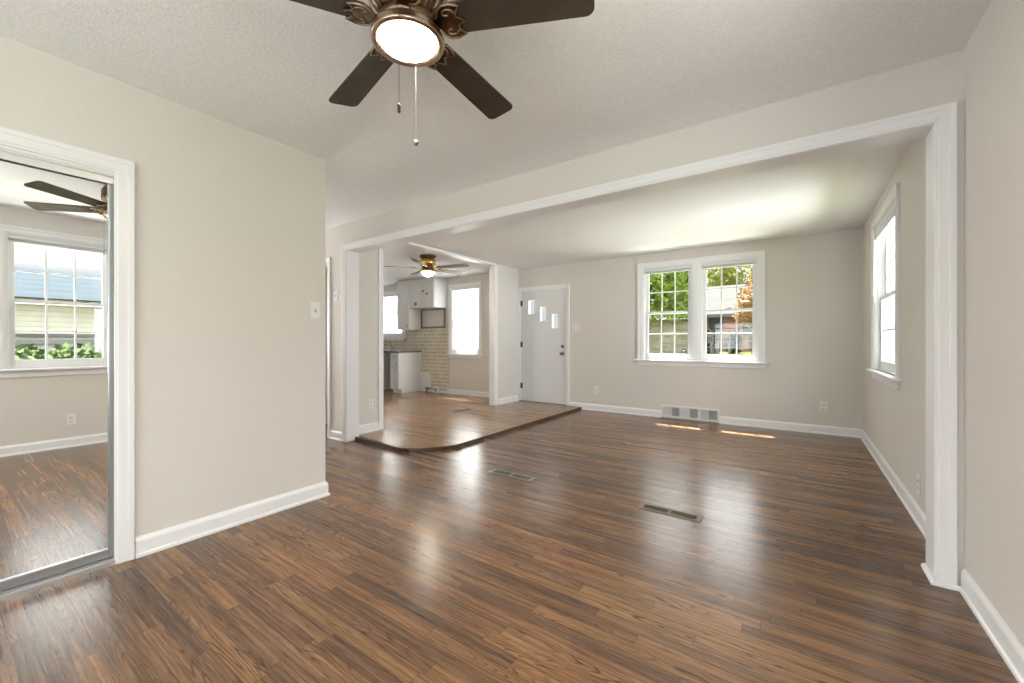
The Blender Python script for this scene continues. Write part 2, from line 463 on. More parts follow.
# ------------------------------------------------------------------ mesh helpers
class MB:
    """collects shapes in world coordinates; build() links them as ONE mesh object (local to its parent's base)"""

    def __init__(self, tf=None):
        self.bm = bmesh.new()
        self.tf = tf

    def v(self, p):
        return self.bm.verts.new(self.tf(p) if self.tf else p)

    def face(self, pts):
        return self.bm.faces.new([self.v(p) for p in pts])

    def box(self, a, b):
        x0, y0, z0 = (min(a[i], b[i]) for i in range(3))
        x1, y1, z1 = (max(a[i], b[i]) for i in range(3))
        q = [self.v(p) for p in ((x0, y0, z0), (x1, y0, z0), (x1, y1, z0), (x0, y1, z0), (x0, y0, z1), (x1, y0, z1), (x1, y1, z1), (x0, y1, z1))]
        for f in ((0, 3, 2, 1), (4, 5, 6, 7), (0, 1, 5, 4), (1, 2, 6, 5), (2, 3, 7, 6), (3, 0, 4, 7)):
            self.bm.faces.new([q[i] for i in f])
        return self

    def ring_stack(self, rings, closed=True, cap=True):
        vs = [[self.v(p) for p in r] for r in rings]
        n = len(vs[0])
        for a, b in zip(vs, vs[1:]):
            for i in range(n if closed else n - 1):
                j = (i + 1) % n
                self.bm.faces.new((a[i], a[j], b[j], b[i]))
        if cap and closed:
            self.bm.faces.new(list(reversed(vs[0])))
            self.bm.faces.new(vs[-1])
        return self

    def lathe(self, prof, c, n=40, axis='Z', cap=True, flute=None):
        rings = []
        for k, (r, h) in enumerate(prof):
            ring = []
            for i in range(n):
                a = 2 * PI * i / n
                rr = r
                if flute and flute[0] <= k <= flute[1]:
                    rr = r * (1 + flute[2] * math.cos(a * flute[3]))
                p = (rr * math.cos(a), rr * math.sin(a), h)
                if axis == 'Y':
                    p = (p[0], p[2], p[1])
                elif axis == 'X':
                    p = (p[2], p[0], p[1])
                ring.append((c[0] + p[0], c[1] + p[1], c[2] + p[2]))
            rings.append(ring)
        return self.ring_stack(rings, cap=cap)

    def tube(self, pts, r, n=8, radii=None):
        pts = [Vector(p) for p in pts]
        rings = []
        up = Vector((0.13, 0.21, 0.97))
        for i, p in enumerate(pts):
            t = (pts[min(i + 1, len(pts) - 1)] - pts[max(i - 1, 0)]).normalized()
            u = t.cross(up)
            if u.length < 1e-3:
                u = t.cross(Vector((1, 0, 0)))
            u.normalize()
            w = t.cross(u)
            rr = radii[i] if radii else r
            rings.append([tuple(p + rr * (u * math.cos(2 * PI * k / n) + w * math.sin(2 * PI * k / n))) for k in range(n)])
        return self.ring_stack(rings)

    def prism(self, poly, h0, h1):
        """poly in xy, extruded h0..h1 in z"""
        return self.ring_stack([[(p[0], p[1], h0) for p in poly], [(p[0], p[1], h1) for p in poly]])

    def sweep(self, prof, path):
        """prof = (out, z) list; path = xy polyline; the profile stands to the LEFT of the path, mitred"""
        P = [Vector((p[0], p[1])) for p in path]
        rings = []
        for i, p in enumerate(P):
            d0 = (P[i] - P[i - 1]).normalized() if i > 0 else None
            d1 = (P[i + 1] - P[i]).normalized() if i < len(P) - 1 else None
            d0 = d0 or d1
            d1 = d1 or d0
            n0 = Vector((-d0.y, d0.x))
            n1 = Vector((-d1.y, d1.x))
            nn = (n0 + n1)
            nn = nn / max(1e-6, nn.dot(n0))
            rings.append([(p.x + nn.x * o, p.y + nn.y * o, z) for o, z in prof])
        return self.ring_stack(rings)

    def slab(self, axis, c0, c1, u0, u1, z0, z1, holes=()):
        """a wall slab between two planes with rectangular holes: axis 'X' means planes x=c0,c1, u runs along y"""
        us = sorted({u0, u1, *[h[0] for h in holes], *[h[1] for h in holes]})
        zs = sorted({z0, z1, *[h[2] for h in holes], *[h[3] for h in holes]})
        us = [u for u in us if u0 <= u <= u1]
        zs = [z for z in zs if z0 <= z <= z1]

        def P(c, u, z):
            return (c, u, z) if axis == 'X' else (u, c, z)

        def solid(i, k):
            if i < 0 or k < 0 or i >= len(us) - 1 or k >= len(zs) - 1:
                return False
            uc, zc = (us[i] + us[i + 1]) / 2, (zs[k] + zs[k + 1]) / 2
            return not any(h[0] < uc < h[1] and h[2] < zc < h[3] for h in holes)
        for i in range(len(us) - 1):
            for k in range(len(zs) - 1):
                if not solid(i, k):
                    continue
                a, b, z, w = us[i], us[i + 1], zs[k], zs[k + 1]
                self.face((P(c0, a, z), P(c0, b, z), P(c0, b, w), P(c0, a, w)))
                self.face((P(c1, a, z), P(c1, a, w), P(c1, b, w), P(c1, b, z)))
                if not solid(i - 1, k):
                    self.face((P(c0, a, z), P(c0, a, w), P(c1, a, w), P(c1, a, z)))
                if not solid(i + 1, k):
                    self.face((P(c0, b, z), P(c1, b, z), P(c1, b, w), P(c0, b, w)))
                if not solid(i, k - 1):
                    self.face((P(c0, a, z), P(c1, a, z), P(c1, b, z), P(c0, b, z)))
                if not solid(i, k + 1):
                    self.face((P(c0, a, w), P(c0, b, w), P(c1, b, w), P(c1, a, w)))
        bmesh.ops.remove_doubles(self.bm, verts=self.bm.verts, dist=1e-5)
        return self

    def build(self, name, m, parent=None, bevel=0.0, smooth=False, segs=2, recalc=True):
        if recalc:
            bmesh.ops.recalc_face_normals(self.bm, faces=self.bm.faces)
        me = bpy.data.meshes.new(name)
        if parent is not None:
            off = Vector((0, 0, 0))
            q = parent
            while q is not None:
                off += Vector(q.location)
                q = q.parent
            for vv in self.bm.verts:
                vv.co -= off
        self.bm.to_mesh(me)
        self.bm.free()
        me.materials.append(m)
        if smooth:
            for p in me.polygons:
                p.use_smooth = True
        o = bpy.data.objects.new(name, me)
        C.objects.link(o)
        if parent is not None:
            o.parent = parent
        if bevel > 0:
            bv = o.modifiers.new('bevel', 'BEVEL')
            bv.width = bevel
            bv.segments = segs
            bv.limit_method = 'ANGLE'
        return o


def tag(o, label=None, cat=None, group=None, kind=None):
    if label:
        o['label'] = label
    if cat:
        o['category'] = cat
    if group:
        o['group'] = group
    if kind:
        o['kind'] = kind
    return o


def empty(name, loc, rz=0.0):
    o = bpy.data.objects.new(name, None)
    C.objects.link(o)
    o.location = loc
    o.rotation_euler = (0, 0, rz)
    o.empty_display_size = 0.1
    return o


def thing(name, loc, label, cat, group=None, rz=0.0):
    return tag(empty(name, loc, rz), label, cat, group)


def struct(name, mb, m, **kw):
    return tag(mb.build(name, m, **kw), kind='structure')


def copy_tree(o, parent=None):
    c = o.copy()
    C.objects.link(c)
    if parent is not None:
        c.parent = parent
    for ch in list(o.children):
        copy_tree(ch, c)
    return c


# ------------------------------------------------------------------ the place (metres; camera stands at x=0, y=0)
XR, XL, YB, YB2, YF, XK, XK2, CZ = 0.615, -2.82, 2.69, 2.84, 6.23, -4.20, -4.31, 2.44
STEP = 0.04
YBACK = -1.6
WT = 0.14

# ---- floors and ceiling
fl = MB()
fl.box((-9.0, YBACK - WT, -0.12), (XR + WT, YF + WT, 0.0))
struct('floor', fl, M['floor'])
edge = [(-4.115, 2.80), (-3.33, 2.765), (-3.22, 2.80), (-3.13, 2.87), (-3.06, 2.96), (-2.99, 3.08), (-2.937, 3.20), (-2.94, YF)]
pf = MB()
pf.prism([(-4.20, YF), (-4.20, 2.845)] + [(-4.10, 2.845)] + [(p[0] - 0.012, p[1] + 0.01) for p in edge[1:-1]] + [(edge[-1][0] - 0.012, YF)], 0.0005, STEP)
pf.box((-8.9, 3.24, 0.0005), (-4.20, YF, STEP))
struct('floor.001', pf, M['floor_glare'])
ns = MB()
ns.sweep([(-0.014, 0.001), (0.010, 0.001), (0.010, 0.030), (0.008, 0.037), (0.002, 0.0415), (-0.014, 0.0415)], list(reversed(edge)))
struct('trim_1', ns, M['nosing'])
ce = MB()
ce.box((-9.0, YBACK - WT, CZ), (XR + WT, YF + WT, CZ + 0.14))
struct('ceiling', ce, M['ceiling'])
eave = MB()
eave.box((-9.3, YF + WT, 2.50), (1.6, 6.93, 2.64))
struct('trim_2', eave, M['soffit'])

# ---- openings
W1A = (-1.917, -1.237, 0.85, 2.21)
W1B = (-1.115, -0.435, 0.85, 2.21)
W2 = (4.185, 5.305, 0.85, 2.21)
W3 = (0.456, 1.203, 0.85, 2.18)
W4 = (-5.865, -5.135, 0.87, 2.215)
W5 = (-8.25, -7.38, 1.25, 2.215)
W6 = (-2.3, 0.3, 0.80, 2.25)
W7 = (-1.30, -0.20, 0.85, 2.21)
D1 = (-4.160, -3.222, 0.0, 2.032)
struct('wall_far', MB().slab('Y', YF, YF + WT, -9.0, XR + WT, 0, CZ, [W1A, W1B, W4, W5, D1]), M['wall'])
struct('wall_right', MB().slab('X', XR, XR + WT, YBACK, YF, 0, CZ, [W2, W3, W7]), M['wall'])
struct('wall_left', MB().slab('X', XL - 0.12, XL, YBACK, 1.67, 0, CZ, [(-0.66, 0.570, 0.0, 1.968)]), M['wall'])
struct('wall_back', MB().slab('Y', YBACK - WT, YBACK, -3.7, XR + WT, 0, CZ, [W6]), M['wall'])
struct('wall_header', MB().slab('Y', YB, YB2, -6.9, XR, 0, CZ, [(-4.127, 0.533, 0.0, 2.147), (-5.30, -4.49, 0.0, 2.03)]), M['wall'])
struct('wall_kitchen', MB().slab('X', XK2, XK, YB2, YF, 0, CZ, [(3.24, 5.505, 0.0, 2.405)]), M['wall'])
cl = MB()
cl.slab('X', -3.62, -3.50, YBACK, 1.67, 0, CZ)
cl.slab('Y', 1.55, 1.67, -3.50, XL - 0.12, 0, CZ)
struct('wall_closet', cl, M['wall'])
hw = MB()
hw.slab('X', -6.9, -6.8, 1.4, YB, 0, CZ, [(1.7, 2.5, 0.85, 2.21)])  # window hole added out of view to let the fill lamp in
hw.slab('Y', 1.45, 1.55, -6.8, -3.62, 0, CZ)
struct('wall_hall', hw, M['wall'])
kb = MB()
kb.slab('Y', 3.14, 3.24, -5.31, XK2, 0, CZ)
kb.slab('X', -5.31, -5.21, 3.24, 3.87, 0, CZ)
kb.slab('Y', 3.87, 3.97, -9.0, -5.21, 0, CZ)
kb.slab('X', -9.0, -8.9, YB2, YF, 0, CZ)
struct('wall_rear', kb, M['wall'])

# ---- baseboards (profile: out, z)
BP = [(0.0, 0.0), (0.022, 0.0), (0.022, 0.014), (0.014, 0.020), (0.014, 0.080), (0.011, 0.090), (0.006, 0.097), (0.004, 0.104), (0.0, 0.104)]


def bboard(name, paths, z=0.0):
    mb = MB()
    for p in paths:
        mb.sweep([(o, h + z) for o, h in BP], p)
    return struct(name, mb, M['trim'])


bboard('baseboard_left', [[(XL - 0.25, 1.67), (XL, 1.67), (XL, 0.625)]])
bboard('baseboard_far', [[(XR, YF), (-0.877, YF)], [(-1.663, YF), (-3.155, YF)]])
bboard('baseboard_right', [[(XR, YBACK), (XR, 2.67)], [(XR, YB2), (XR, YF)]])
bboard('baseboard_entry', [[(XK, YF - 0.03), (XK, 5.60)], [(XK, 3.165), (XK, YB2 + 0.02)]], STEP)
bboard('baseboard_kitchen', [[(XK2, YF), (-5.99, YF)]], STEP)
bboard('baseboard_hall', [[(-4.192, YB), (-4.425, YB)], [(-5.32, 3.87), (-8.8, 3.87)]])
# shoe around the right post of the wide opening
sh = MB()
sh.sweep([(0, 0), (0.018, 0), (0.016, 0.010), (0.008, 0.018), (0, 0.018)], [(0.598, YB - 0.02), (0.521, YB - 0.02), (0.521, YB2 + 0.01)])
struct('baseboard_post', sh, M['trim'])


# ---- casings: stepped flat boards with a raised outer band
def casing(mb, P, u0, u1, z0, z1, w=0.068, t=0.02, legs=(True, True), head=True):
    """P(u, d, z) maps wall coordinates; opening u0..u1, up to z1"""
    def bx(ua, ub, za, zb, d):
        a, b = P(ua, 0, za), P(ub, -d, zb)
        mb.box(a, b)
    zt = z1 + (w if head else 0)
    for on, s, e in ((legs[0], u0, -1), (legs[1], u1, 1)):
        if on:
            bx(s, s + e * w * 0.9, z0, z1 + (w * 0.05 if head else -0.001), t * 0.6)
            bx(s + e * w * 0.16, s + e * w * 0.70, z0 + 0.0004, z1 + (w * 0.30 if head else -0.002), t * 0.82)
            bx(s + e * w * 0.66, s + e * w, z0 + 0.0002, z1 + (w * 0.80 if head else 0), t)
    if head:
        bx(u0 - w * 0.85, u1 + w * 0.85, z1, z1 + w * 0.9, t * 0.601)
        bx(u0 - w * 0.69, u1 + w * 0.69, z1 + w * 0.16, z1 + w * 0.70, t * 0.821)
        bx(u0 - w * 1.002, u1 + w * 1.002, z1 + w * 0.66, z1 + w, t * 1.003)


PF = lambda u, d, z: (u, YF + d, z)
PRt = lambda u, d, z: (XR + d, u, z)
PH = lambda u, d, z: (u, YB + d, z)
PHb = lambda u, d, z: (u, YB2 - d, z)
PLw = lambda u, d, z: (XL - d, u, z)
PKw = lambda u, d, z: (XK - d, u, z)
PBk = lambda u, d, z: (u, YBACK - d, z)

mb = MB()
casing(mb, PH, -4.115, 0.521, 0.0, 2.135, 0.070, 0.022)
casing(mb, PHb, -4.115, 0.521, 0.0, 2.135, 0.060, 0.018, legs=(False, True))
mb.box((-4.1275, YB - 0.004, 0), (-4.113, YB2 + 0.004, 2.133))
mb.box((0.519, YB - 0.004, 0), (0.5335, YB2 + 0.004, 2.133))
mb.box((-4.1275, YB - 0.004, 2.133), (0.5335, YB2 + 0.004, 2.1475))
struct('trim_3', mb, M['trim'], bevel=0.003)
mb = MB()
casing(mb, PH, -5.30, -4.49, 0.0, 2.03, 0.063, 0.018)
mb.box((-4.502, YB - 0.002, 0), (-4.488, YB2, 2.03))
struct('trim_4', mb, M['trim'], bevel=0.003)
mb = MB()
casing(mb, PKw, 3.24, 5.505, STEP, 2.405, 0.075, 0.016, head=False)
mb.box((XK2 - 0.004, 3.228, STEP), (XK + 0.004, 3.242, 2.405))
mb.box((XK2 - 0.004, 5.503, STEP), (XK + 0.004, 5.517, 2.405))
mb.box((XK2 - 0.004, 3.228, 2.400), (XK + 0.016, 5.517, 2.432))
struct('trim_5', mb, M['trim'], bevel=0.003)
mb = MB()
casing(mb, PLw, -0.66, 0.545, 0.0, 1.968, 0.075, 0.022)
mb.box((XL - 0.12, 0.557, 0), (XL + 0.004, 0.5705, 1.968))
mb.box((XL - 0.12, -0.66, 1.956), (XL + 0.004, 0.557, 1.9685))
struct('trim_6', mb, M['trim'], bevel=0.003)
mb = MB()
casing(mb, PF, -4.160, -3.222, STEP, 2.032, 0.062, 0.020)
mb.box((-4.163, YF - 0.004, STEP), (-4.151, YF + WT, 2.032))
mb.box((-3.231, YF - 0.004, STEP), (-3.219, YF + WT, 2.032))
mb.box((-4.163, YF - 0.004, 2.024), (-3.219, YF + WT, 2.036))
mb.box((-4.151, YF + 0.055, STEP), (-4.140, YF + 0.075, 2.024))
mb.box((-3.242, YF + 0.055, STEP), (-3.231, YF + 0.075, 2.024))
struct('trim_7', mb, M['trim'], bevel=0.003)


# ------------------------------------------------------------------ windows
def sash(mb, P, u0, u1, z0, z1, d0, d1, st, top, bot, cols, rows, mun=0.016):
    mb.box(P(u0, d0, z0), P(u0 + st, d1, z1))
    mb.box(P(u1 - st, d0, z0), P(u1, d1, z1))
    mb.box(P(u0 + st, d0, z1 - top), P(u1 - st, d1, z1))
    mb.box(P(u0 + st, d0, z0), P(u1 - st, d1, z0 + bot))
    a, b, c, e = u0 + st, u1 - st, z0 + bot, z1 - top
    dm = (d0 + d1) / 2
    for i in range(1, cols):
        u = a + (b - a) * i / cols
        mb.box(P(u - mun / 2, dm - 0.009, c), P(u + mun / 2, dm + 0.009, e))
    for i in range(1, rows):
        z = c + (e - c) * i / rows
        for k in range(cols):
            ua, ub = a + (b - a) * k / cols, a + (b - a) * (k + 1) / cols
            mb.box(P(ua + (mun / 2 if k else 0), dm - 0.008, z - mun / 2), P(ub - (mun / 2 if k < cols - 1 else 0), dm + 0.008, z + mun / 2))
    return (a, b, c, e, dm)


def hung_unit(root, P, o, cols=3, rows=2, mid=None, tall=0.0):
    """jamb lining, two sashes, panes and locks of one double-hung unit in opening o"""
    u0, u1, z0, z1 = o
    j = MB()
    t = 0.012
    j.box(P(u0, -0.002, z0), P(u0 + t, WT, z1))
    j.box(P(u1 - t, -0.002, z0), P(u1, WT, z1))
    j.box(P(u0 + t, -0.002, z1 - t), P(u1 - t, WT, z1))
    j.box(P(u0 + t, 0.02, z0), P(u1 - t, WT, z0 + 0.015))
    j.box(P(u0 + t, 0.020, z0), P(u0 + t + 0.008, 0.030, z1 - t))
    j.box(P(u1 - t - 0.008, 0.020, z0), P(u1 - t, 0.030, z1 - t))
    j.build('jamb', M['vinyl'], root, bevel=0.002)
    zm = mid if mid else (z0 + z1) / 2
    up = MB()
    a = sash(up, P, u0 + t, u1 - t, zm - 0.018, z1 - t, 0.074, 0.104, 0.048, 0.052, 0.036, cols, rows)
    us = up.build('upper_sash', M['vinyl'], root, bevel=0.003)
    lo = MB()
    b = sash(lo, P, u0 + t, u1 - t, z0 + 0.015, zm + 0.018, 0.038, 0.068, 0.048, 0.036, 0.072, cols, rows)
    ls = lo.build('lower_sash', M['vinyl'], root, bevel=0.003)
    for s, q in ((us, a), (ls, b)):
        g = MB()
        g.box(P(q[0] - 0.004, q[4] - 0.002, q[2] - 0.004), P(q[1] + 0.004, q[4] + 0.002, q[3] + 0.004))
        g.build('glass_pane', M['glass'], s)
    n = 2 if (u1 - u0) > 0.7 else 1
    for k in range(n):
        u = u0 + (u1 - u0) * ((0.5,) if n == 1 else (0.27, 0.73))[k]
        lk = MB()
        lk.box(P(u - 0.028, 0.045, zm + 0.018), P(u + 0.028, 0.066, zm + 0.024))
        lk.box(P(u - 0.008, 0.048, zm + 0.024), P(u + 0.030, 0.060, zm + 0.033))
        lk.build('sash_lock', M['nickel'], ls, bevel=0.002)
    return a, b


def window(name, P, units, cw=0.085, sill=True, loc=None, ends=(0.045, 0.045), mid=None, cols=3):
    root = tag(empty(name, loc or P((units[0][0] + units[-1][1]) / 2, 0, units[0][2])), kind='structure')
    u0, u1, z0, z1 = units[0][0], units[-1][1], units[0][2], units[0][3]
    c = MB()
    casing(c, P, u0, u1, z0, z1, cw, 0.022)
    for a, b in zip(units, units[1:]):
        c.box(P(a[1], 0, z0), P(b[0], -0.014, z1))
        c.box(P(a[1] + 0.03, 0, z0), P(b[0] - 0.03, -0.02, z1))
    c.build('window_casing', M['trim'], root, bevel=0.003)
    s = MB()
    s.box(P(u0 - cw - ends[0], 0.02, z0 - 0.022), P(u1 + cw + ends[1], -0.055, z0))
    s.build('window_sill', M['trim'], root, bevel=0.006)
    ap = MB()
    ap.box(P(u0 - cw, 0, z0 - 0.085), P(u1 + cw, -0.016, z0 - 0.022))
    ap.build('apron', M['trim'], root, bevel=0.004)
    r = [hung_unit(root, P, o, mid=mid, cols=cols) for o in units]
    return root, r


w1, r1 = window('window_1', PF, [W1A, W1B], 0.090, mid=1.548)
w2, r2 = window('window_2', PRt, [W2], 0.080, mid=1.53)
w3, r3 = window('window_3', PRt, [W3], 0.075, mid=1.525)
w4, r4 = window('window_4', PF, [W4], 0.075, mid=1.55)
w5, r5 = window('window_5', PF, [W5], 0.07, mid=1.75)
w6, r6 = window('added_window_6', PBk, [(-2.3, -1.05, 0.80, 2.25), (-0.95, 0.3, 0.80, 2.25)], 0.08)  # unseen window, added to let in fill light from the rear
w7, r7 = window('added_window_7', PRt, [W7], 0.08)  # extra window out of view, added to admit side fill light
# the mullion of the paired windows is solid
mbk = MB()
mbk.box(PBk(-1.05, 0.0, 0.80), PBk(-0.95, WT, 2.25))
mbk.build('mullion', M['vinyl'], w6)
# blue round sticker on the left pane
q = r1[0][1]
dc = MB()
dc.lathe([(0.030, 0.0), (0.030, 0.0015)], (q[1] - 0.055, YF + q[4] - 0.006, q[2] + 0.050), 20, 'Y')
dcl = dc.build('window_sticker', M['blue'], w1)
dc = MB()
dc.box((q[1] - 0.072, YF + q[4] - 0.0078, q[2] + 0.043), (q[1] - 0.038, YF + q[4] - 0.0062, q[2] + 0.057))
dc.build('sticker_band', M['vinyl'], dcl)


def raised_blind(P, u0, u1, z1, label, n=7, cord=None, droop=0.0):
    c = P((u0 + u1) / 2, 0.015, z1)
    t = thing('window_blind', c, label, 'window blind', 'raised white window blinds')
    h = MB()
    h.box(P(u0, 0.001, z1 - 0.028), P(u1, 0.034, z1))
    h.build('headrail', M['vinyl'], t, bevel=0.002)
    s = MB()
    for k in range(n):
        z = z1 - 0.030 - k * 0.0042
        s.box(P(u0 + 0.004, 0.004, z - 0.0030), P(u1 - 0.004, 0.030, z))
    s.build('slat_stack', M['blind'], t)
    b = MB()
    zb = z1 - 0.030 - n * 0.0042
    b.box(P(u0 + 0.004, 0.003, zb - 0.012), P(u1 - 0.004, 0.031, zb))
    b.build('bottom_rail', M['vinyl'], t, bevel=0.002)
    if cord:
        k = MB()
        k.tube([P(cord[0], -0.008, z1 - 0.02), P(cord[0], -0.01, z1 - cord[1])], 0.0035, 6)
        k.tube([P(cord[0], -0.01, z1 - cord[1]), P(cord[0], -0.01, z1 - cord[1] - 0.035)], 0.007, 6)
        k.build('tilt_wand', M['plastic'], t)
    return t


raised_blind(PF, W1A[0] + 0.013, W1A[1] - 0.013, 2.196, 'raised white blind in the left half of the paired front window', 5)
raised_blind(PF, W1B[0] + 0.013, W1B[1] - 0.013, 2.196, 'raised white blind in the right half of the paired front window', 5)
raised_blind(PRt, W2[0] + 0.013, W2[1] - 0.013, 2.196, 'raised white blind with long wand in window of the right wall', 12, (W2[1] - 0.03, 0.66))
raised_blind(PRt, W3[0] + 0.013, W3[1] - 0.013, 2.166, 'raised white blind in the window reflected by the closet mirror', 6)


def lowered_blind(P, u0, u1, z0, z1, label):
    t = thing('window_blind', P((u0 + u1) / 2, 0.015, z0), label, 'window blind', 'lowered white kitchen blinds')
    h = MB()
    h.box(P(u0, -0.001, z1 - 0.035), P(u1, 0.034, z1))
    h.build('headrail', M['vinyl'], t, bevel=0.002)
    s = MB()
    n = int((z1 - 0.04 - z0) / 0.021)
    for k in range(n):
        z = z1 - 0.045 - k * 0.021
        pts = []
        for d, dz in ((0.006, -0.009), (0.013, -0.001), (0.018, 0.005), (0.022, 0.012)):
            pts.append((d, z + dz))
        lo_ = [P(u0 + 0.003, d, zz) for d, zz in pts]
        hi_ = [P(u1 - 0.003, d, zz) for d, zz in pts]
        for a in range(3):
            s.face((lo_[a], hi_[a], hi_[a + 1], lo_[a + 1]))
    s.build('slats', M['blind'], t, recalc=False)
    b = MB()
    b.box(P(u0 + 0.003, 0.005, z0), P(u1 - 0.003, 0.027, z0 + 0.016))
    b.build('bottom_rail', M['vinyl'], t, bevel=0.002)
    for u in (u0 + 0.12, u1 - 0.12):
        k = MB()
        k.tube([P(u, 0.004, z0 + 0.016), P(u, 0.004, z1 - 0.03)], 0.0015, 5)
        k.build('lift_cord', M['plastic'], t)
    return t


lowered_blind(PF, W4[0] + 0.013, W4[1] - 0.013, 0.955, 2.200, 'white slatted blind lowered over the tall kitchen window by the fridge space')
lowered_blind(PF, W5[0] + 0.013, W5[1] - 0.013, 1.275, 2.200, 'white slatted blind lowered over the window above the kitchen sink')

# ------------------------------------------------------------------ front door
d1 = tag(empty('door_1', (-3.69, YF + 0.02, STEP)), kind='structure')
lites = [(-3.990, -3.858, 1.605, 1.862), (-3.746, -3.615, 1.475, 1.732), (-3.508, -3.375, 1.345, 1.602)]
dm = MB()
dm.slab('Y', YF + 0.010, YF + 0.054, -4.149, -3.233, STEP + 0.008, 2.022, lites)
dm.build('door_panel', M['door'], d1)
for a in lites:
    f = MB()
    f.slab('Y', YF + 0.004, YF + 0.060, a[0] - 0.012, a[1] + 0.012, a[2] - 0.012, a[3] + 0.012, [(a[0] + 0.006, a[1] - 0.006, a[2] + 0.006, a[3] - 0.006)])
    fo = f.build('lite_frame', M['door'], d1)
    g = MB()
    g.box((a[0], YF + 0.028, a[2]), (a[1], YF + 0.032, a[3]))
    g.build('glass_pane', M['glass'], fo)
for z in (1.813, 1.066, 0.320):
    h = MB()
    h.box((-4.150, YF + 0.004, z - 0.045), (-4.116, YF + 0.010, z + 0.045))
    h.tube([(-4.150, YF + 0.002, z - 0.052), (-4.150, YF + 0.002, z + 0.052)], 0.008, 8)
    h.build('hinge', M['black'], d1)
k = MB()
k.lathe([(0.032, 0.0), (0.032, -0.006), (0.026, -0.012), (0.012, -0.014), (0.011, -0.035), (0.022, -0.042), (0.028, -0.052), (0.027, -0.062), (0.018, -0.070)], (-3.300, YF + 0.010, 0.915), 20, 'Y')
k.build('door_knob', M['nickel'], d1, smooth=True)
k = MB()
k.lathe([(0.028, 0.0), (0.028, -0.010), (0.022, -0.016), (0.010, -0.018)], (-3.300, YF + 0.010, 1.035), 20, 'Y')
k.box((-3.306, YF - 0.020, 1.020), (-3.294, YF - 0.007, 1.050))
k.build('deadbolt', M['nickel'], d1)
th = MB()
th.box((-4.160, YF - 0.02, STEP + 0.0005), (-3.222, YF + 0.10, STEP + 0.008))
struct('trim_8', th, M['nosing'], bevel=0.002)

# ------------------------------------------------------------------ mirrored sliding closet door
d2 = tag(empty('door_2', (XL - 0.05, 0.0, 0.03)), kind='structure')
XM = -2.860
mr = MB()
mr.box((XM - 0.005, -0.63, 0.07), (XM, 0.540, 1.935))
mr.build('mirror_panel', M['mirror'], d2)
fr = MB()
for a, b in (((XM - 0.014, 0.531, 0.03), (XM + 0.012, 0.5555, 1.944)), ((XM - 0.014, -0.655, 0.03), (XM + 0.012, -0.63, 1.944)),
             ((XM - 0.014, -0.63, 0.03), (XM + 0.012, 0.531, 0.075)), ((XM - 0.014, -0.63, 1.932), (XM + 0.012, 0.531, 1.944))):
    fr.box(a, b)
fr.build('door_frame', M['alu'], d2, bevel=0.003)
tk = MB()
tk.box((XM - 0.06, -0.659, 0.0005), (XL + 0.012, 0.556, 0.008))
tk.box((XM + 0.018, -0.659, 0.008), (XM + 0.022, 0.556, 0.026))
tk.box((XL + 0.006, -0.659, 0.008), (XL + 0.012, 0.556, 0.024))
tk.box((XM - 0.02, -0.659, 0.008), (XM - 0.016, 0.556, 0.026))
struct('trim_9', tk, M['track'])
tk = MB()
tk.box((XM - 0.05, -0.659, 1.948), (XL - 0.004, 0.556, 1.956))
tk.box((XM + 0.016, -0.659, 1.915), (XM + 0.020, 0.556, 1.948))
struct('trim_10', tk, M['track'])


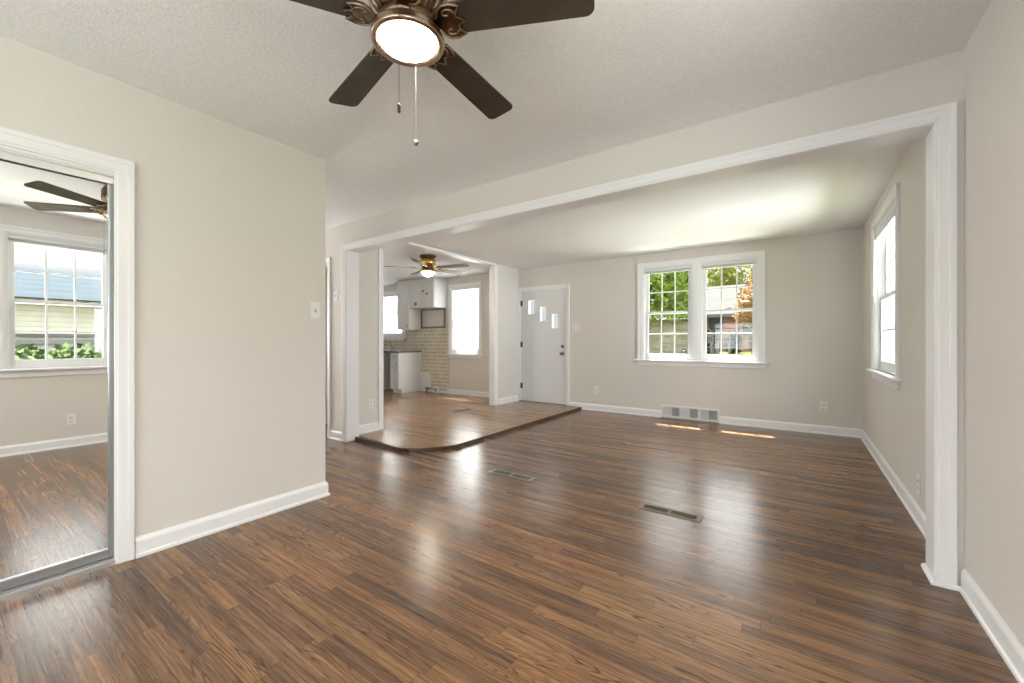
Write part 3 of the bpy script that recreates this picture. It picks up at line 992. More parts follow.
# ------------------------------------------------------------------ ceiling fans
def make_fan(name, loc, label, a0, R, drop, mats, size=1.0, chains=True, ornate=True):
    root = thing(name, loc, label, 'ceiling fan', 'ceiling fans')
    X, Y, Z = loc
    mm, ml, bl, gl = mats
    zb = Z - drop
    # canopy against the ceiling
    c = MB()
    c.lathe([(0.132 * size, Z - 0.0005), (0.134 * size, Z - 0.012), (0.126 * size, Z - 0.026), (0.112 * size, Z - 0.034), (0.104 * size, Z - 0.050)], (X, Y, 0), 48)
    c.build('canopy', mm, root, smooth=True)
    h = MB()
    h.lathe([(0.100 * size, Z - 0.050), (0.118 * size, Z - 0.060), (0.128 * size, Z - 0.085), (0.130 * size, Z - drop * 0.62), (0.120 * size, Z - drop * 0.72),
             (0.096 * size, Z - drop * 0.84), (0.088 * size, zb + 0.022)], (X, Y, 0), 96, flute=(2, 5, 0.022, 24) if ornate else None)
    h.build('motor_housing', ml if not ornate else mm, root, smooth=True)
    if ornate:
        f = MB()
        for k in range(24):
            a = 2 * PI * k / 24
            ca, sa = math.cos(a), math.sin(a)
            pts = [(0.132, Z - drop * 0.56), (0.128, Z - drop * 0.66), (0.112, Z - drop * 0.78), (0.094, Z - drop * 0.88)]
            f.tube([(X + r * ca, Y + r * sa, z) for r, z in pts], 0.005, 6, [0.003, 0.0055, 0.005, 0.003])
        f.build('housing_ribs', M['bronze_light'], root, smooth=True)
    hb = MB()
    hb.lathe([(0.085 * size, zb + 0.022), (0.100 * size, zb + 0.014), (0.100 * size, zb - 0.004), (0.080 * size, zb - 0.012)], (X, Y, 0), 40)
    hb.build('hub', mm, root, smooth=True)
    # light kit
    s = size
    lr = MB()
    zr = zb - 0.012
    lr.lathe([(0.080 * s, zr), (0.102 * s, zr - 0.004), (0.117 * s, zr - 0.012), (0.1215 * s, zr - 0.021), (0.119 * s, zr - 0.028), (0.1235 * s, zr - 0.033), (0.1215 * s, zr - 0.041),
              (0.112 * s, zr - 0.0445), (0.102 * s, zr - 0.041), (0.095 * s, zr - 0.032)], (X, Y, 0), 56)
    lr.build('light_ring', ml, root, smooth=True)
    gs = MB()
    prof = []
    for k in range(9):
        t = k / 8 * PI / 2
        prof.append((0.0945 * s * math.cos(t) + 0.002, zr - 0.034 - (0.026 if ornate else 0.075) * s * math.sin(t)))
    gs.lathe(prof, (X, Y, 0), 48)
    gs.build('glass_shade', gl, root, smooth=True)
    # blades
    for k in range(5):
        a = math.radians(a0 + 72 * k)
        ca, sa = math.cos(a), math.sin(a)
        tilt = math.radians(11)

        def W(r, t, dz=0.0):
            """r along the blade, t across it"""
            tt = t * math.cos(tilt)
            return (X + r * ca - tt * sa, Y + r * sa + tt * ca, zb + 0.006 - t * math.sin(tilt) + dz)
        r0, r1_ = (0.135 if ornate else 0.195) * s, R
        w0, w1_ = 0.052, 0.066
        out = []
        cr = 0.028
        out += [(r0 + 0.012, -w0), (r1_ - cr, -w1_)]
        for q_ in range(1, 6):
            t = q_ / 6 * PI / 2
            out.append((r1_ - cr + cr * math.sin(t), -w1_ + cr - cr * math.cos(t)))
        for q_ in range(0, 6):
            t = q_ / 6 * PI / 2
            out.append((r1_ - cr + cr * math.cos(t), w1_ - cr + cr * math.sin(t)))
        out += [(r1_ - cr, w1_), (r0 + 0.012, w0), (r0, w0 - 0.012), (r0, -w0 + 0.012)]
        b = MB()
        b.ring_stack([[W(r, t, 0.0) for r, t in out], [W(r, t, 0.006) for r, t in out]])
        bo = b.build('blade', bl, root)
        i = MB()
        if ornate:
            # flat root arm, a scrolled plate and raised rims
            arm = [(0.088 * s, -0.020), (0.112 * s, -0.022), (0.122 * s, -0.044), (0.140 * s, -0.057), (0.166 * s, -0.059), (0.196 * s, -0.048), (0.180 * s, -0.030),
                   (0.178 * s, -0.016), (0.205 * s, 0.0), (0.178 * s, 0.016), (0.180 * s, 0.030), (0.196 * s, 0.048), (0.166 * s, 0.059), (0.140 * s, 0.057),
                   (0.122 * s, 0.044), (0.112 * s, 0.022), (0.088 * s, 0.020)]
            i.ring_stack([[W(r, t, -0.007) for r, t in arm], [W(r, t, -0.001) for r, t in arm]])
            io = i.build('blade_iron', M['bronze'], bo)
            j = MB()
            j.tube([W(r, t, -0.009) for r, t in arm], 0.0034, 6)
            for sg in (-1, 1):
                sc_ = []
                for q_ in range(14):
                    t = q_ / 13 * 1.6 * PI
                    rr = 0.024 * (1 - q_ / 19)
                    sc_.append(W(0.150 * s + rr * math.cos(t), sg * (0.030 + rr * math.sin(t) * 0.7), -0.009))
                j.tube(sc_, 0.003, 6)
            j.build('scroll_rim', M['bronze_light'], io, smooth=True)
        else:
            arm = [(0.075 * s, -0.012), (0.15 * s, -0.010), (0.19 * s, -0.034), (0.245 * s, -0.030), (0.265 * s, 0), (0.245 * s, 0.030), (0.19 * s, 0.034), (0.15 * s, 0.010), (0.075 * s, 0.012)]
            i.ring_stack([[W(r, t, -0.006) for r, t in arm], [W(r, t, -0.001) for r, t in arm]])
            i.build('blade_iron', ml, bo)
    if chains:
        for (dx, dy, zt, zl, fob) in chains:
            cmb = MB()
            cmb.tube([(X + dx, Y + dy, zt), (X + dx, Y + dy, zl)], 0.0009, 6)
            co = cmb.build('pull_chain', M['chain'], root)
            fb = MB()
            if fob == 'ball':
                fb.lathe([(0.001, zl + 0.011), (0.007, zl + 0.008), (0.0105, zl), (0.007, zl - 0.008), (0.001, zl - 0.0105)], (X + dx, Y + dy, 0), 14)
            else:
                fb.lathe([(0.0025, zl + 0.016), (0.005, zl + 0.012), (0.005, zl - 0.010), (0.003, zl - 0.013)], (X + dx, Y + dy, 0), 12)
            fb.build('chain_fob', M['black'] if fob != 'ball' else M['pipe'], co, smooth=True)
    return root


FX, FY = -1.099, 0.951
make_fan('ceiling_fan', (FX, FY, CZ), 'large dark bronze five blade ceiling fan with lit bowl in the near room', 23.0, 0.628, 0.245,
         (M['bronze'], M['bronze_light'], M['blade'], M['globe']), 1.0,
         [(0.0756, -0.1016, 2.150, 1.848, 'pin'), (-0.062, 0.091, 2.155, 1.856, 'ball')])
make_fan('ceiling_fan', (-4.675, 4.438, CZ), 'small brass ceiling fan with white bowl over the kitchen', 13.0, 0.70, 0.20,
         (M['bronze'], M['brass'], M['blade2'], M['globe2']), 0.95, None, ornate=False)


# ------------------------------------------------------------------ outlets and switches
def plate_on(P, u, z, label, kind='outlet', gang=1, group=None):
    """a wall plate centred at (u, z) of wall P"""
    nm = 'electrical_outlet' if kind == 'outlet' else 'light_switch'
    t = thing(nm, P(u, -0.003, z), label, 'outlet' if kind == 'outlet' else 'light switch', group)
    w = 0.036 + 0.023 * (gang - 1)
    b = MB()
    b.box(P(u - w, -0.0005, z - 0.059), P(u + w, -0.006, z + 0.059))
    po = b.build('cover_plate', M['plastic'], t, bevel=0.003)
    if kind == 'outlet':
        for dz in (-0.021, 0.021):
            s = MB()
            s.box(P(u - 0.016, -0.0062, z + dz - 0.014), P(u + 0.016, -0.008, z + dz + 0.014))
            so = s.build('socket', M['dgrey'] if False else M['plastic'], t, bevel=0.003)
            e = MB()
            for du in (-0.0065, 0.0065):
                e.box(P(u + du - 0.0018, -0.0081, z + dz - 0.006), P(u + du + 0.0018, -0.0086, z + dz + 0.006))
            e.box(P(u - 0.003, -0.0081, z + dz - 0.012), P(u + 0.003, -0.0086, z + dz - 0.008))
            e.build('slots', M['slot'], so)
    else:
        for g in range(gang):
            uu = u + (g - (gang - 1) / 2) * 0.046
            s = MB()
            s.box(P(uu - 0.006, -0.0062, z - 0.013), P(uu + 0.006, -0.0075, z + 0.013))
            so = s.build('toggle_slot', M['dgrey'], t)
            e = MB()
            e.box(P(uu - 0.0042, -0.0076, z - 0.004), P(uu + 0.0042, -0.018, z + 0.010))
            e.build('toggle', M['plastic'], so, bevel=0.001)
    return t


plate_on(PLw, 1.592, 1.340, 'single light switch on the near left wall beside its outer corner', 'switch')
plate_on(PH, -4.325, 1.640, 'single light switch on the narrow wall strip beside the hall doorway', 'switch')
plate_on(PF, -3.042, 1.354, 'double light switch on the wall right of the white front door', 'switch', 2)
plate_on(PF, -2.686, 0.335, 'low white outlet between the front door and the wall return grille')
plate_on(PF, 0.253, 0.333, 'low white outlet on the far wall near its right corner')
plate_on(PKw, 3.060, 0.372, 'low white outlet on the short wall left of the kitchen opening')
plate_on(PRt, 0.892, 0.293, 'low white outlet under the window seen in the closet mirror')
plate_on(PRt, 3.52, 0.235, 'low white outlet on the right wall behind the opening post')

# ------------------------------------------------------------------ vents
# return air grille in the far wall
vg = thing('return_air_grille', (-1.27, YF, 0.015), 'white return air grille set in the far wall under the front window', 'vent')
f = MB()
xs = [-1.640, -1.392, -1.144, -0.896]
holes = [(a + 0.010, b - 0.010, 0.038, 0.165) for a, b in zip(xs, xs[1:])]
f.slab('Y', YF - 0.014, YF - 0.0005, -1.660, -0.876, 0.015, 0.188, holes)
f.build('grille_frame', M['grille'], vg, bevel=0.002)
bk = MB()
bk.box((-1.642, YF - 0.003, 0.03), (-0.894, YF - 0.0008, 0.172))
bk.build('duct_shade_sheet', M['void'], vg)  # black sheet in place of the shade behind the fins
for a, b, z0_, z1_ in holes:
    mid_ = (a + b) / 2
    for half, (ua, ub) in enumerate(((a, mid_ - 0.003), (mid_ + 0.003, b))):
        fn = MB()
        n_ = 12
        for k in range(n_):
            u = ua + (ub - ua) * (k + 0.5) / n_
            dx = 0.0052 if half == 0 else -0.0035
            th_ = 0.0008
            fn.ring_stack([[(u - dx - th_, YF - 0.0125, z0_), (u - dx + th_, YF - 0.0125, z0_), (u + dx + th_, YF - 0.0035, z0_), (u + dx - th_, YF - 0.0035, z0_)],
                           [(u - dx - th_, YF - 0.0125, z1_), (u - dx + th_, YF - 0.0125, z1_), (u + dx + th_, YF - 0.0035, z1_), (u + dx - th_, YF - 0.0035, z1_)]])
        fn.build('louver_panel', M['fin_grey'], vg)
    dv = MB()
    dv.box((mid_ - 0.003, YF - 0.013, z0_), (mid_ + 0.003, YF - 0.0035, z1_))
    dv.build('divider', M['grille'], vg)


def register(name, x0, x1, y0, y1, z, label, m, along='X', dark=True):
    t = thing(name, ((x0 + x1) / 2, (y0 + y1) / 2, z), label, 'floor register', 'floor registers')
    e = 0.016
    f = MB()
    hs = []
    if along == 'X':
        mid_ = (x0 + x1) / 2
        halves = [(x0 + 0.03, mid_ - 0.008), (mid_ + 0.008, x1 - 0.03)]
        rim = [((x0, y0), (x1, y0 + e)), ((x0, y1 - e), (x1, y1)), ((x0, y0 + e), (x0 + 0.03, y1 - e)), ((x1 - 0.03, y0 + e), (x1, y1 - e)), ((mid_ - 0.008, y0 + e), (mid_ + 0.008, y1 - e))]
        slats = [(u, v) for u, v in halves]
    else:
        mid_ = (y0 + y1) / 2
        rim = [((x0, y0), (x0 + e, y1)), ((x1 - e, y0), (x1, y1)), ((x0 + e, y0), (x1 - e, y0 + 0.02)), ((x0 + e, y1 - 0.02), (x1 - e, y1)), ((x0 + e, mid_ - 0.006), (x1 - e, mid_ + 0.006))]
        slats = [(y0 + 0.02, mid_ - 0.006), (mid_ + 0.006, y1 - 0.02)]
    for a, b in rim:
        f.box((*a, z + 0.0004), (*b, z + 0.006))
    f.build('register_frame', m, t, bevel=0.002)
    d = MB()
    d.box((x0 + e, y0 + e, z + 0.0003), (x1 - e, y1 - e, z + 0.0012))
    d.build('duct_shade_sheet', M['void'], t)  # thin black sheet painted as the shaded depth under the slats
    for a, b in slats:
        s = MB()
        n_ = 13
        for k in range(n_):
            u0_ = a + (b - a) * (k + 0.40) / n_
            u1_ = a + (b - a) * (k + 0.60) / n_
            if along == 'X':
                s.box((u0_, y0 + e, z + 0.0014), (u1_, y1 - e, z + 0.0020))
            else:
                s.box((x0 + e, u0_, z + 0.0014), (x1 - e, u1_, z + 0.0020))
        s.build('louver_slats', m, t)
    return t


register('floor_register', -0.885, -0.495, 2.745, 2.845, 0.0, 'beige floor register with dark slots in the middle of the oak floor', M['register'])
register('floor_register', -2.185, -1.755, 2.765, 2.870, 0.0, 'silver floor register beside the curved platform step', M['silver'])
register('floor_register', -4.375, -4.255, 4.64, 5.00, STEP, 'dark floor register in the raised kitchen floor', M['dark_reg'], 'Y')

# ------------------------------------------------------------------ kitchen
# lantern tile backsplash (fixed to the wall)
ts = MB()
ts.slab('Y', YF - 0.008, YF - 0.0005, -8.9, -5.930, STEP, 1.395, [(-8.9, -7.26, 1.16, 1.395)])
tag(ts.build('wall_backsplash', M['tile']), kind='structure')


def shaker(parent, x0, x1, y, z0, z1, m, rail=0.045, name='door'):
    d = MB()
    d.slab('Y', y - 0.019, y - 0.006, x0, x1, z0, z1, [(x0 + rail, x1 - rail, z0 + rail, z1 - rail)])
    d.box((x0 + rail, y - 0.012, z0 + rail), (x1 - rail, y - 0.006, z1 - rail))
    d.box((x0, y - 0.006, z0), (x1, y - 0.001, z1))
    return d.build(name, m, parent, bevel=0.0015)


def knob(parent, x, y, z):
    k = MB()
    k.lathe([(0.006, 0.0), (0.005, -0.012), (0.013, -0.018), (0.013, -0.025), (0.006, -0.029)], (x, y, z), 14, 'Y')
    return k.build('knob', M['nickel'], parent, smooth=True)


YU = YF - 0.33
# tall upper cabinet
uc = thing('upper_cabinet', (-6.95, YF - 0.16, 1.375), 'tall narrow white wall cabinet beside the kitchen sink window', 'kitchen cabinet')
b = MB()
b.box((-7.16, YU, 1.375), (-6.762, YF - 0.009, 2.43))
b.build('body', M['cabinet'], uc, bevel=0.002)
dr = shaker(uc, -7.155, -6.767, YU, 1.380, 2.425, M['cabinet'])
knob(dr, -6.80, YU - 0.019, 1.45)
# short upper cabinet over the range space
sc_ = thing('upper_cabinet', (-6.39, YF - 0.16, 1.82), 'short two door white wall cabinet over the empty range space', 'kitchen cabinet')
b = MB()
b.box((-6.758, YU, 1.82), (-6.022, YF - 0.0005, 2.43))
b.build('body', M['cabinet'], sc_, bevel=0.002)
for a, c in ((-6.753, -6.392), (-6.388, -6.027)):
    dr = shaker(sc_, a, c, YU, 1.826, 2.425, M['cabinet'])
for hx, hzz in ((-6.335, 2.16), (-6.225, 2.10)):
    hz = MB()
    hz.lathe([(0.020, 0.0), (0.020, -0.006), (0.010, -0.010)], (hx, YU - 0.019, hzz), 12, 'Y')
    hz.build('knob', M['black'], sc_)
lp = MB()
lp.box((-6.60, YU - 0.024, 1.87), (-6.53, YU - 0.0195, 1.94))
lp.build('latch_plate', M['silver'], sc_)
# outlined wall recess below the short cabinet
rc = MB()
rc.slab('Y', YF - 0.030, YF - 0.009, -6.755, -6.030, 1.400, 1.812, [(-6.725, -6.065, 1.440, 1.790)])
struct('trim_11', rc, M['cab_in'])

# base cabinet with drawer
YC = YF - 0.62
bc = thing('base_cabinet', (-6.88, YF - 0.31, STEP), 'narrow white base cabinet with drawer at the end of the counter', 'kitchen cabinet')
b = MB()
b.box((-7.02, YC, STEP + 0.09), (-6.752, YF - 0.009, 0.885))
b.box((-7.02, YC + 0.06, STEP + 0.0005), (-6.752, YF - 0.009, STEP + 0.09))
b.build('body', M['cabinet'], bc, bevel=0.002)
dw = MB()
dw.box((-7.015, YC - 0.019, 0.735), (-6.757, YC - 0.001, 0.878))
dwo = dw.build('drawer', M['cabinet'], bc, bevel=0.002)
knob(dwo, -6.886, YC - 0.019, 0.806)
dr = shaker(bc, -7.015, -6.757, YC, STEP + 0.10, 0.725, M['cabinet'], 0.04)
knob(dr, -6.79, YC - 0.019, 0.66)
# sink base beyond the open dishwasher space
sb = thing('base_cabinet', (-8.2, YF - 0.31, STEP), 'white sink base cabinet beyond the empty dishwasher space', 'kitchen cabinet')
b = MB()
b.box((-8.88, YC, STEP + 0.09), (-7.64, YF - 0.009, 0.885))
b.box((-8.88, YC + 0.06, STEP + 0.0005), (-7.64, YF - 0.009, STEP + 0.09))
b.build('body', M['cabinet'], sb, bevel=0.002)
for a, c in ((-8.87, -8.265), (-8.255, -7.65)):
    shaker(sb, a, c, YC, STEP + 0.10, 0.875, M['cabinet'])
ct = MB()
ct.box((-8.88, YC - 0.03, 0.8855), (-6.735, YF - 0.009, 0.920))
tag(ct.build('countertop', M['counter'], bevel=0.004), 'dark speckled stone countertop running under the kitchen sink window', 'countertop')
# faucet
fa = thing('kitchen_faucet', (-7.66, YF - 0.10, 0.9205), 'small metal kitchen faucet on the counter under the window', 'faucet')
b = MB()
b.lathe([(0.028, 0.9205), (0.028, 0.930), (0.018, 0.938), (0.016, 1.000), (0.012, 1.006)], (-7.66, YF - 0.10, 0), 20)
b.build('faucet_body', M['chrome'], fa, smooth=True)
sp = MB()
pts = [(-7.66, YF - 0.10, 1.0)]
for k in range(11):
    t = k / 10 * PI
    pts.append((-7.66 - 0.0, YF - 0.10 - 0.075 * (1 - math.cos(t)), 1.06 + 0.075 * math.sin(t)))
pts.append((-7.66, YF - 0.25, 1.03))
sp.tube(pts, 0.010, 10)
sp.build('spout', M['chrome'], fa, smooth=True)
hl = MB()
hl.tube([(-7.645, YF - 0.10, 0.965), (-7.60, YF - 0.115, 0.985), (-7.57, YF - 0.12, 1.01)], 0.007, 8)
hl.build('faucet_handle', M['chrome'], fa, smooth=True)
# hook hanging at the end of the sink window trim
hk = thing('wall_hook', (-7.27, YF - 0.012, 1.18), 'dark hook on the tile beside the kitchen sink window', 'hook')
b = MB()
b.box((-7.305, YF - 0.014, 1.150), (-7.235, YF - 0.0085, 1.185))
b.build('hook_plate', M['nickel'], hk)
b = MB()
b.tube([(-7.27, YF - 0.014, 1.165), (-7.27, YF - 0.04, 1.13), (-7.27, YF - 0.045, 1.09), (-7.27, YF - 0.02, 1.06)], 0.008, 8)
b.build('hook_arm', M['nickel'], hk, smooth=True)
# white panel and fittings in the range space
ub = thing('utility_box', (-6.60, YF - 0.05, STEP), 'white utility panel leaning by the base cabinet in the range space', 'utility panel')
b = MB()
b.box((-6.742, YF - 0.06, STEP + 0.0005), (-6.455, YF - 0.012, 0.445))
b.build('panel', M['cabinet'], ub, bevel=0.006)
b = MB()
b.box((-6.725, YF - 0.063, STEP + 0.02), (-6.475, YF - 0.060, 0.425))
b.build('cover', M['cabinet'], ub, bevel=0.003)
gp = thing('gas_pipe', (-6.50, YF - 0.10, STEP), 'short grey gas pipe with valve on the kitchen floor by the white panel', 'pipe')
b = MB()
b.tube([(-6.50, YF - 0.10, STEP + 0.0005), (-6.50, YF - 0.10, 0.105), (-6.46, YF - 0.10, 0.125), (-6.38, YF - 0.10, 0.125)], 0.018, 10)
b.build('pipe', M['pipe'], gp, smooth=True)
b = MB()
b.tube([(-6.53, YF - 0.10, 0.135), (-6.47, YF - 0.10, 0.135)], 0.016, 8)
b.build('valve_handle', M['pipe'], gp, smooth=True)
ob = thing('range_outlet', (-6.25, YF - 0.04, STEP), 'square white power box on the kitchen floor below the tile', 'outlet')
b = MB()
b.box((-6.31, YF - 0.075, STEP + 0.0005), (-6.20, YF - 0.012, 0.165))
b.build('box_body', M['plastic'], ob, bevel=0.004)
b = MB()
b.lathe([(0.034, 0.0), (0.034, -0.006), (0.026, -0.008)], (-6.255, YF - 0.075, 0.105), 18, 'Y')
b.build('socket', M['dgrey'], ob)
# small tile ledge at the floor
tb = MB()
tb.box((-6.45, YF - 0.022, STEP + 0.0005), (-5.995, YF - 0.0085, 0.075))
struct('trim_12', tb, M['trim'], bevel=0.003)

# ------------------------------------------------------------------ outside
def ground_h(y):
    if y < 12:
        return -0.45
    return -0.45 + min(1.0, (y - 12) / 15.0) * 1.0 + max(0, (y - 27) / 20.0) * 0.6


g = MB()
ys = [-30, -10, YF + WT + 0.02, 9, 12, 15, 18, 21, 24, 27, 32, 40, 60]
for a, b in zip(ys, ys[1:]):
    xs_ = [-60, -10, 0.9, 60]
    for c, d in zip(xs_, xs_[1:]):
        if b <= YF + WT + 0.03 and c >= -10 and d <= 0.9:
            continue
        g.face(((c, a, ground_h(a)), (d, a, ground_h(a)), (d, b, ground_h(b)), (c, b, ground_h(b))))
bmesh.ops.remove_doubles(g.bm, verts=g.bm.verts, dist=1e-4)
tag(g.build('ground', M['lawn']), kind='structure')


def foliage(mb, blobs, n, size, rng):
    for _ in range(n):
        c, r = rng.choice(blobs)
        d = Vector((rng.gauss(0, 1), rng.gauss(0, 1), rng.gauss(0, 1))).normalized()
        p = Vector(c) + Vector((d.x * r[0], d.y * r[1], d.z * r[2])) * (0.55 + 0.5 * rng.random())
        s = size * (0.6 + 0.8 * rng.random())
        rot = Euler((rng.uniform(-1.2, 1.2), rng.uniform(-1.2, 1.2), rng.uniform(0, 6.28))).to_matrix()
        q = [p + rot @ Vector(v) * s for v in ((-0.5, 0, 0), (-0.1, 0.32, 0.05), (0.5, 0, 0), (-0.1, -0.32, 0.05))]
        mb.face([tuple(v) for v in q])


def tree(x, y, z0, trunk_h, blobs, m, label, n=2600, size=0.34, group=None, name='tree', seed=1):
    rng = random.Random(seed)
    t = thing(name, (x, y, z0), label, 'tree', group)
    tr = MB()
    tr.tube([(x, y, z0 - 0.05), (x + 0.05, y, z0 + trunk_h * 0.5), (x - 0.03, y + 0.04, z0 + trunk_h)], 0.16, 10, [0.24, 0.17, 0.12])
    for k in range(4):
        a = k * 1.7
        tr.tube([(x, y, z0 + trunk_h * 0.85), (x + 0.8 * math.cos(a), y + 0.8 * math.sin(a), z0 + trunk_h * 1.35)], 0.06, 7, [0.08, 0.03])
    tr.build('trunk', M['bark'], t, smooth=True)
    f = MB()
    foliage(f, [((x + c[0], y + c[1], z0 + c[2]), r) for c, r in blobs], n, size, rng)
    f.build('crown', m, t, recalc=False)
    return t


def bush(x, y, z0, rx, ry, rz, m, label, n=900, size=0.16, seed=3, group=None, cat='bush', name='bush'):
    rng = random.Random(seed)
    mb = MB()
    foliage(mb, [((x, y, z0 + rz * 0.55), (rx, ry, rz * 0.62)), ((x - rx * 0.3, y, z0 + rz * 0.4), (rx * 0.6, ry, rz * 0.45))], n, size, rng)
    o = mb.build(name, m, recalc=False)
    return tag(o, label, cat, group)


# left half of the front window: green tree over a grey stone house
tree(-6.4, 17.0, ground_h(17), 2.2, [((1.0, 0, 3.1), (1.4, 1.3, 1.15)), ((2.4, 0.2, 3.2), (0.95, 1.0, 1.1)), ((1.6, -0.3, 4.4), (1.6, 1.4, 1.3)), ((-0.6, 0.3, 4.0), (1.5, 1.4, 1.4))],
     M['leaf'], 'bright green leafy tree seen in the left half of front window', 14000, 0.15, seed=5)
tree(-9.0, 32.0, ground_h(32), 2.6, [((0, 0, 4.2), (2.6, 2.0, 2.2)), ((1.6, 0.5, 5.4), (2.0, 2.0, 1.8)), ((-1.5, 0, 5.2), (2.2, 2.0, 1.8))],
     M['leaf_yellow'], 'yellow green tree behind the grey stone house', 6000, 0.26, seed=8)
tree(-3.6, 39.0, ground_h(39), 3.0, [((0, 0, 6.2), (3.0, 2.0, 2.2)), ((2.5, 0.5, 6.6), (2.4, 2.0, 2.0)), ((-2.5, 0, 6.0), (2.4, 2.0, 2.0))],
     M['leaf_yellow'], 'tall yellow green tree rising behind the grey roofed brick house', 8000, 0.26, seed=9)
tree(-1.70, 23.5, ground_h(23.5), 1.4, [((0.15, 0, 3.0), (1.0, 0.9, 0.9)), ((-0.3, 0, 2.3), (0.7, 0.7, 0.7)), ((0.6, 0, 3.8), (1.0, 0.8, 0.8))],
     M['leaf_orange'], 'small orange leaved tree in front of the grey roof', 3500, 0.13, seed=11)
tree(5.0, 34.0, ground_h(34), 2.6, [((0, 0, 4.5), (3.0, 2.2, 2.4)), ((2, 0, 5.4), (2.4, 2.0, 2.0))], M['leaf'], 'green tree beyond the window of the right wall', 3000, 0.42, seed=12)

# brick house across the lawn
HY = 28.0
hz0 = ground_h(HY)
hs = thing('house', (-3.5, HY + 2, hz0), 'red brick house with grey shingle roof seen in right half of front window', 'house')
b = MB()
b.slab('Y', HY, HY + 0.2, -5.4, -0.4, hz0 - 0.1, hz0 + 2.25, [(-2.75, -2.15, hz0 + 0.85, hz0 + 1.95), (-4.6, -3.75, hz0 + 0.05, hz0 + 2.0)])
b.slab('X', -5.4, -5.2, HY + 0.2, HY + 6, hz0 - 0.1, hz0 + 2.25)
b.slab('X', -0.6, -0.4, HY + 0.2, HY + 6, hz0 - 0.1, hz0 + 2.25)
b.build('brick_wall', M['brick'], hs)
r = MB()
r.ring_stack([[(-5.8, HY - 0.5, hz0 + 2.15), (-5.8, HY + 3.2, hz0 + 4.35), (-5.8, HY + 6.6, hz0 + 2.15)], [(0.0, HY - 0.5, hz0 + 2.15), (0.0, HY + 3.2, hz0 + 4.35), (0.0, HY + 6.6, hz0 + 2.15)]])
r.build('shingle_roof', M['shingle'], hs)
fs = MB()
fs.box((-5.8, HY - 0.56, hz0 + 2.02), (0.0, HY - 0.48, hz0 + 2.20))
fs.build('gutter', M['slot'], hs)
wf = MB()
wf.slab('Y', HY - 0.04, HY + 0.05, -2.82, -2.08, hz0 + 0.78, hz0 + 2.02, [(-2.73, -2.17, hz0 + 0.87, hz0 + 1.93)])
wo = wf.build('window', M['white_wood'], hs)
wp = MB()
wp.box((-2.73, HY + 0.03, hz0 + 0.87), (-2.17, HY + 0.06, hz0 + 1.93))
wp.build('pane', M['dark_glass'], wo)
dp = MB()
dp.box((-4.6, HY + 0.08, hz0 + 0.05), (-3.75, HY + 0.12, hz0 + 2.0))
dp.build('door', M['dark_glass'], hs)


def porch_chair(x, y, z0, label):
    t = thing('porch_chair', (x, y, z0), label, 'chair', 'white chairs on the lawn')
    for sx in (-0.28, 0.28):
        for sy, h in ((-0.25, 0.60), (0.25, 1.10)):
            l_ = MB()
            l_.box((x + sx - 0.03, y + sy - 0.03, z0), (x + sx + 0.03, y + sy + 0.03, z0 + h))
            l_.build('leg', M['white_wood'], t)
        a_ = MB()
        a_.box((x + sx - 0.04, y - 0.28, z0 + 0.60), (x + sx + 0.04, y + 0.22, z0 + 0.64))
        a_.build('armrest', M['white_wood'], t)
    s_ = MB()
    for k in range(5):
        s_.box((x - 0.25, y - 0.22 + k * 0.1, z0 + 0.40), (x + 0.25, y - 0.14 + k * 0.1, z0 + 0.44))
    s_.build('seat', M['white_wood'], t)
    k_ = MB()
    k_.box((x - 0.25, y + 0.22, z0 + 1.0), (x + 0.25, y + 0.27, z0 + 1.10))
    k_.box((x - 0.25, y + 0.22, z0 + 0.66), (x + 0.25, y + 0.27, z0 + 0.72))
    for q_ in range(4):
        k_.box((x - 0.19 + q_ * 0.11, y + 0.23, z0 + 0.72), (x - 0.14 + q_ * 0.11, y + 0.26, z0 + 1.0))
    k_.build('backrest', M['white_wood'], t)
    return t


porch_chair(-3.25, 24.2, ground_h(24.2), 'white porch chair nearer the middle of the brick house')
porch_chair(-4.10, 24.4, ground_h(24.4), 'white porch chair nearer the left end of brick house')
for i, (bx, by, w_, h_, lb) in enumerate(((-4.02, 25.6, 0.44, 1.20, 'dark leafy shrub at the left end of the brick house'),
                                         (-2.90, 25.6, 0.44, 1.15, 'dark leafy shrub below the middle of the brick house'),
                                         (-1.75, 25.6, 0.44, 1.25, 'dark leafy shrub below the white framed window of the brick house'))):
    bush(bx, by, ground_h(by), w_, 0.36, h_, M['leaf_dark'], lb, 1800, 0.13, 30 + i, 'shrubs along the brick house')

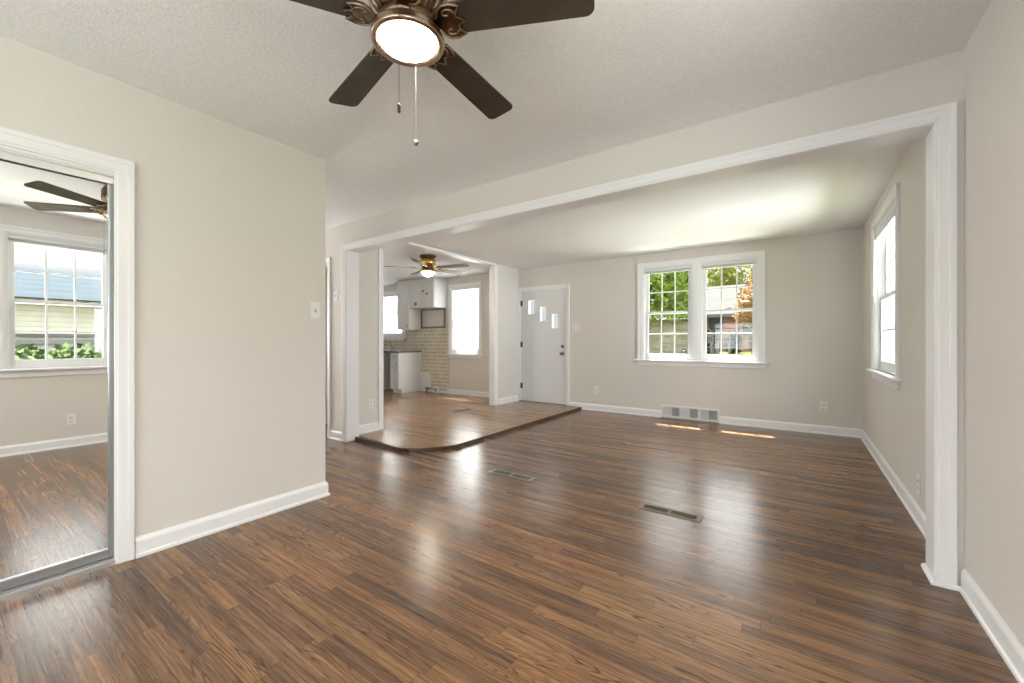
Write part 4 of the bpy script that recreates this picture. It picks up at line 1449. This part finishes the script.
# grey stone house beyond the green tree
SY = 23.0
sz0 = ground_h(SY)
h2 = thing('house', (-7.4, SY + 2, sz0), 'grey stone house behind the green tree in the left half of front window', 'house')
b = MB()
b.slab('Y', SY, SY + 0.2, -10.2, -5.0, sz0 - 0.1, sz0 + 2.1)
b.slab('X', -5.2, -5.0, SY + 0.2, SY + 4.0, sz0 - 0.1, sz0 + 2.1)
b.slab('X', -10.2, -10.0, SY + 0.2, SY + 4.0, sz0 - 0.1, sz0 + 2.1)
b.build('stone_wall', M['stone'], h2)
r = MB()
r.ring_stack([[(-10.5, SY - 0.4, sz0 + 2.0), (-10.5, SY + 2.2, sz0 + 3.4), (-10.5, SY + 4.4, sz0 + 2.0)], [(-4.8, SY - 0.4, sz0 + 2.0), (-4.8, SY + 2.2, sz0 + 3.4), (-4.8, SY + 4.4, sz0 + 2.0)]])
r.build('shingle_roof', M['shingle'], h2)

# garage on the right, seen in the closet mirror
GX = 8.6
h3 = thing('garage', (GX + 2, 2.0, -0.45), 'cream sided garage with blue grey roof seen in the closet mirror', 'garage')
b = MB()
b.slab('X', GX, GX + 0.2, -5.0, 9.0, -0.45, 2.15)
b.slab('Y', -5.0, -4.8, GX + 0.2, GX + 5, -0.45, 2.15)
b.slab('Y', 8.8, 9.0, GX + 0.2, GX + 5, -0.45, 2.15)
b.build('siding_wall', M['siding'], h3)
r = MB()
r.ring_stack([[(GX - 0.4, -5.4, 2.10), (GX + 2.8, -5.4, 3.12), (GX + 6.0, -5.4, 2.10)], [(GX - 0.4, 9.4, 2.10), (GX + 2.8, 9.4, 3.12), (GX + 6.0, 9.4, 2.10)]])
r.build('roof', M['blue_roof'], h3)
tr = MB()
tr.box((GX - 0.05, -5.0, 1.22), (GX - 0.001, 9.0, 1.30))
tr.build('trim_rail', M['dark_glass'], h3)
tr = MB()
tr.box((GX - 0.06, -5.0, 1.05), (GX - 0.001, 9.0, 1.17))
tr.build('trim_board', M['white_wood'], h3)
hd = MB()
rng = random.Random(21)
foliage(hd, [((GX - 1.0, -4 + k * 1.0, 0.55), (0.5, 0.75, 0.50)) for k in range(13)], 6000, 0.17, rng)
tag(hd.build('hedge', M['hedge'], recalc=False), 'long green hedge in front of the cream garage', 'hedge')
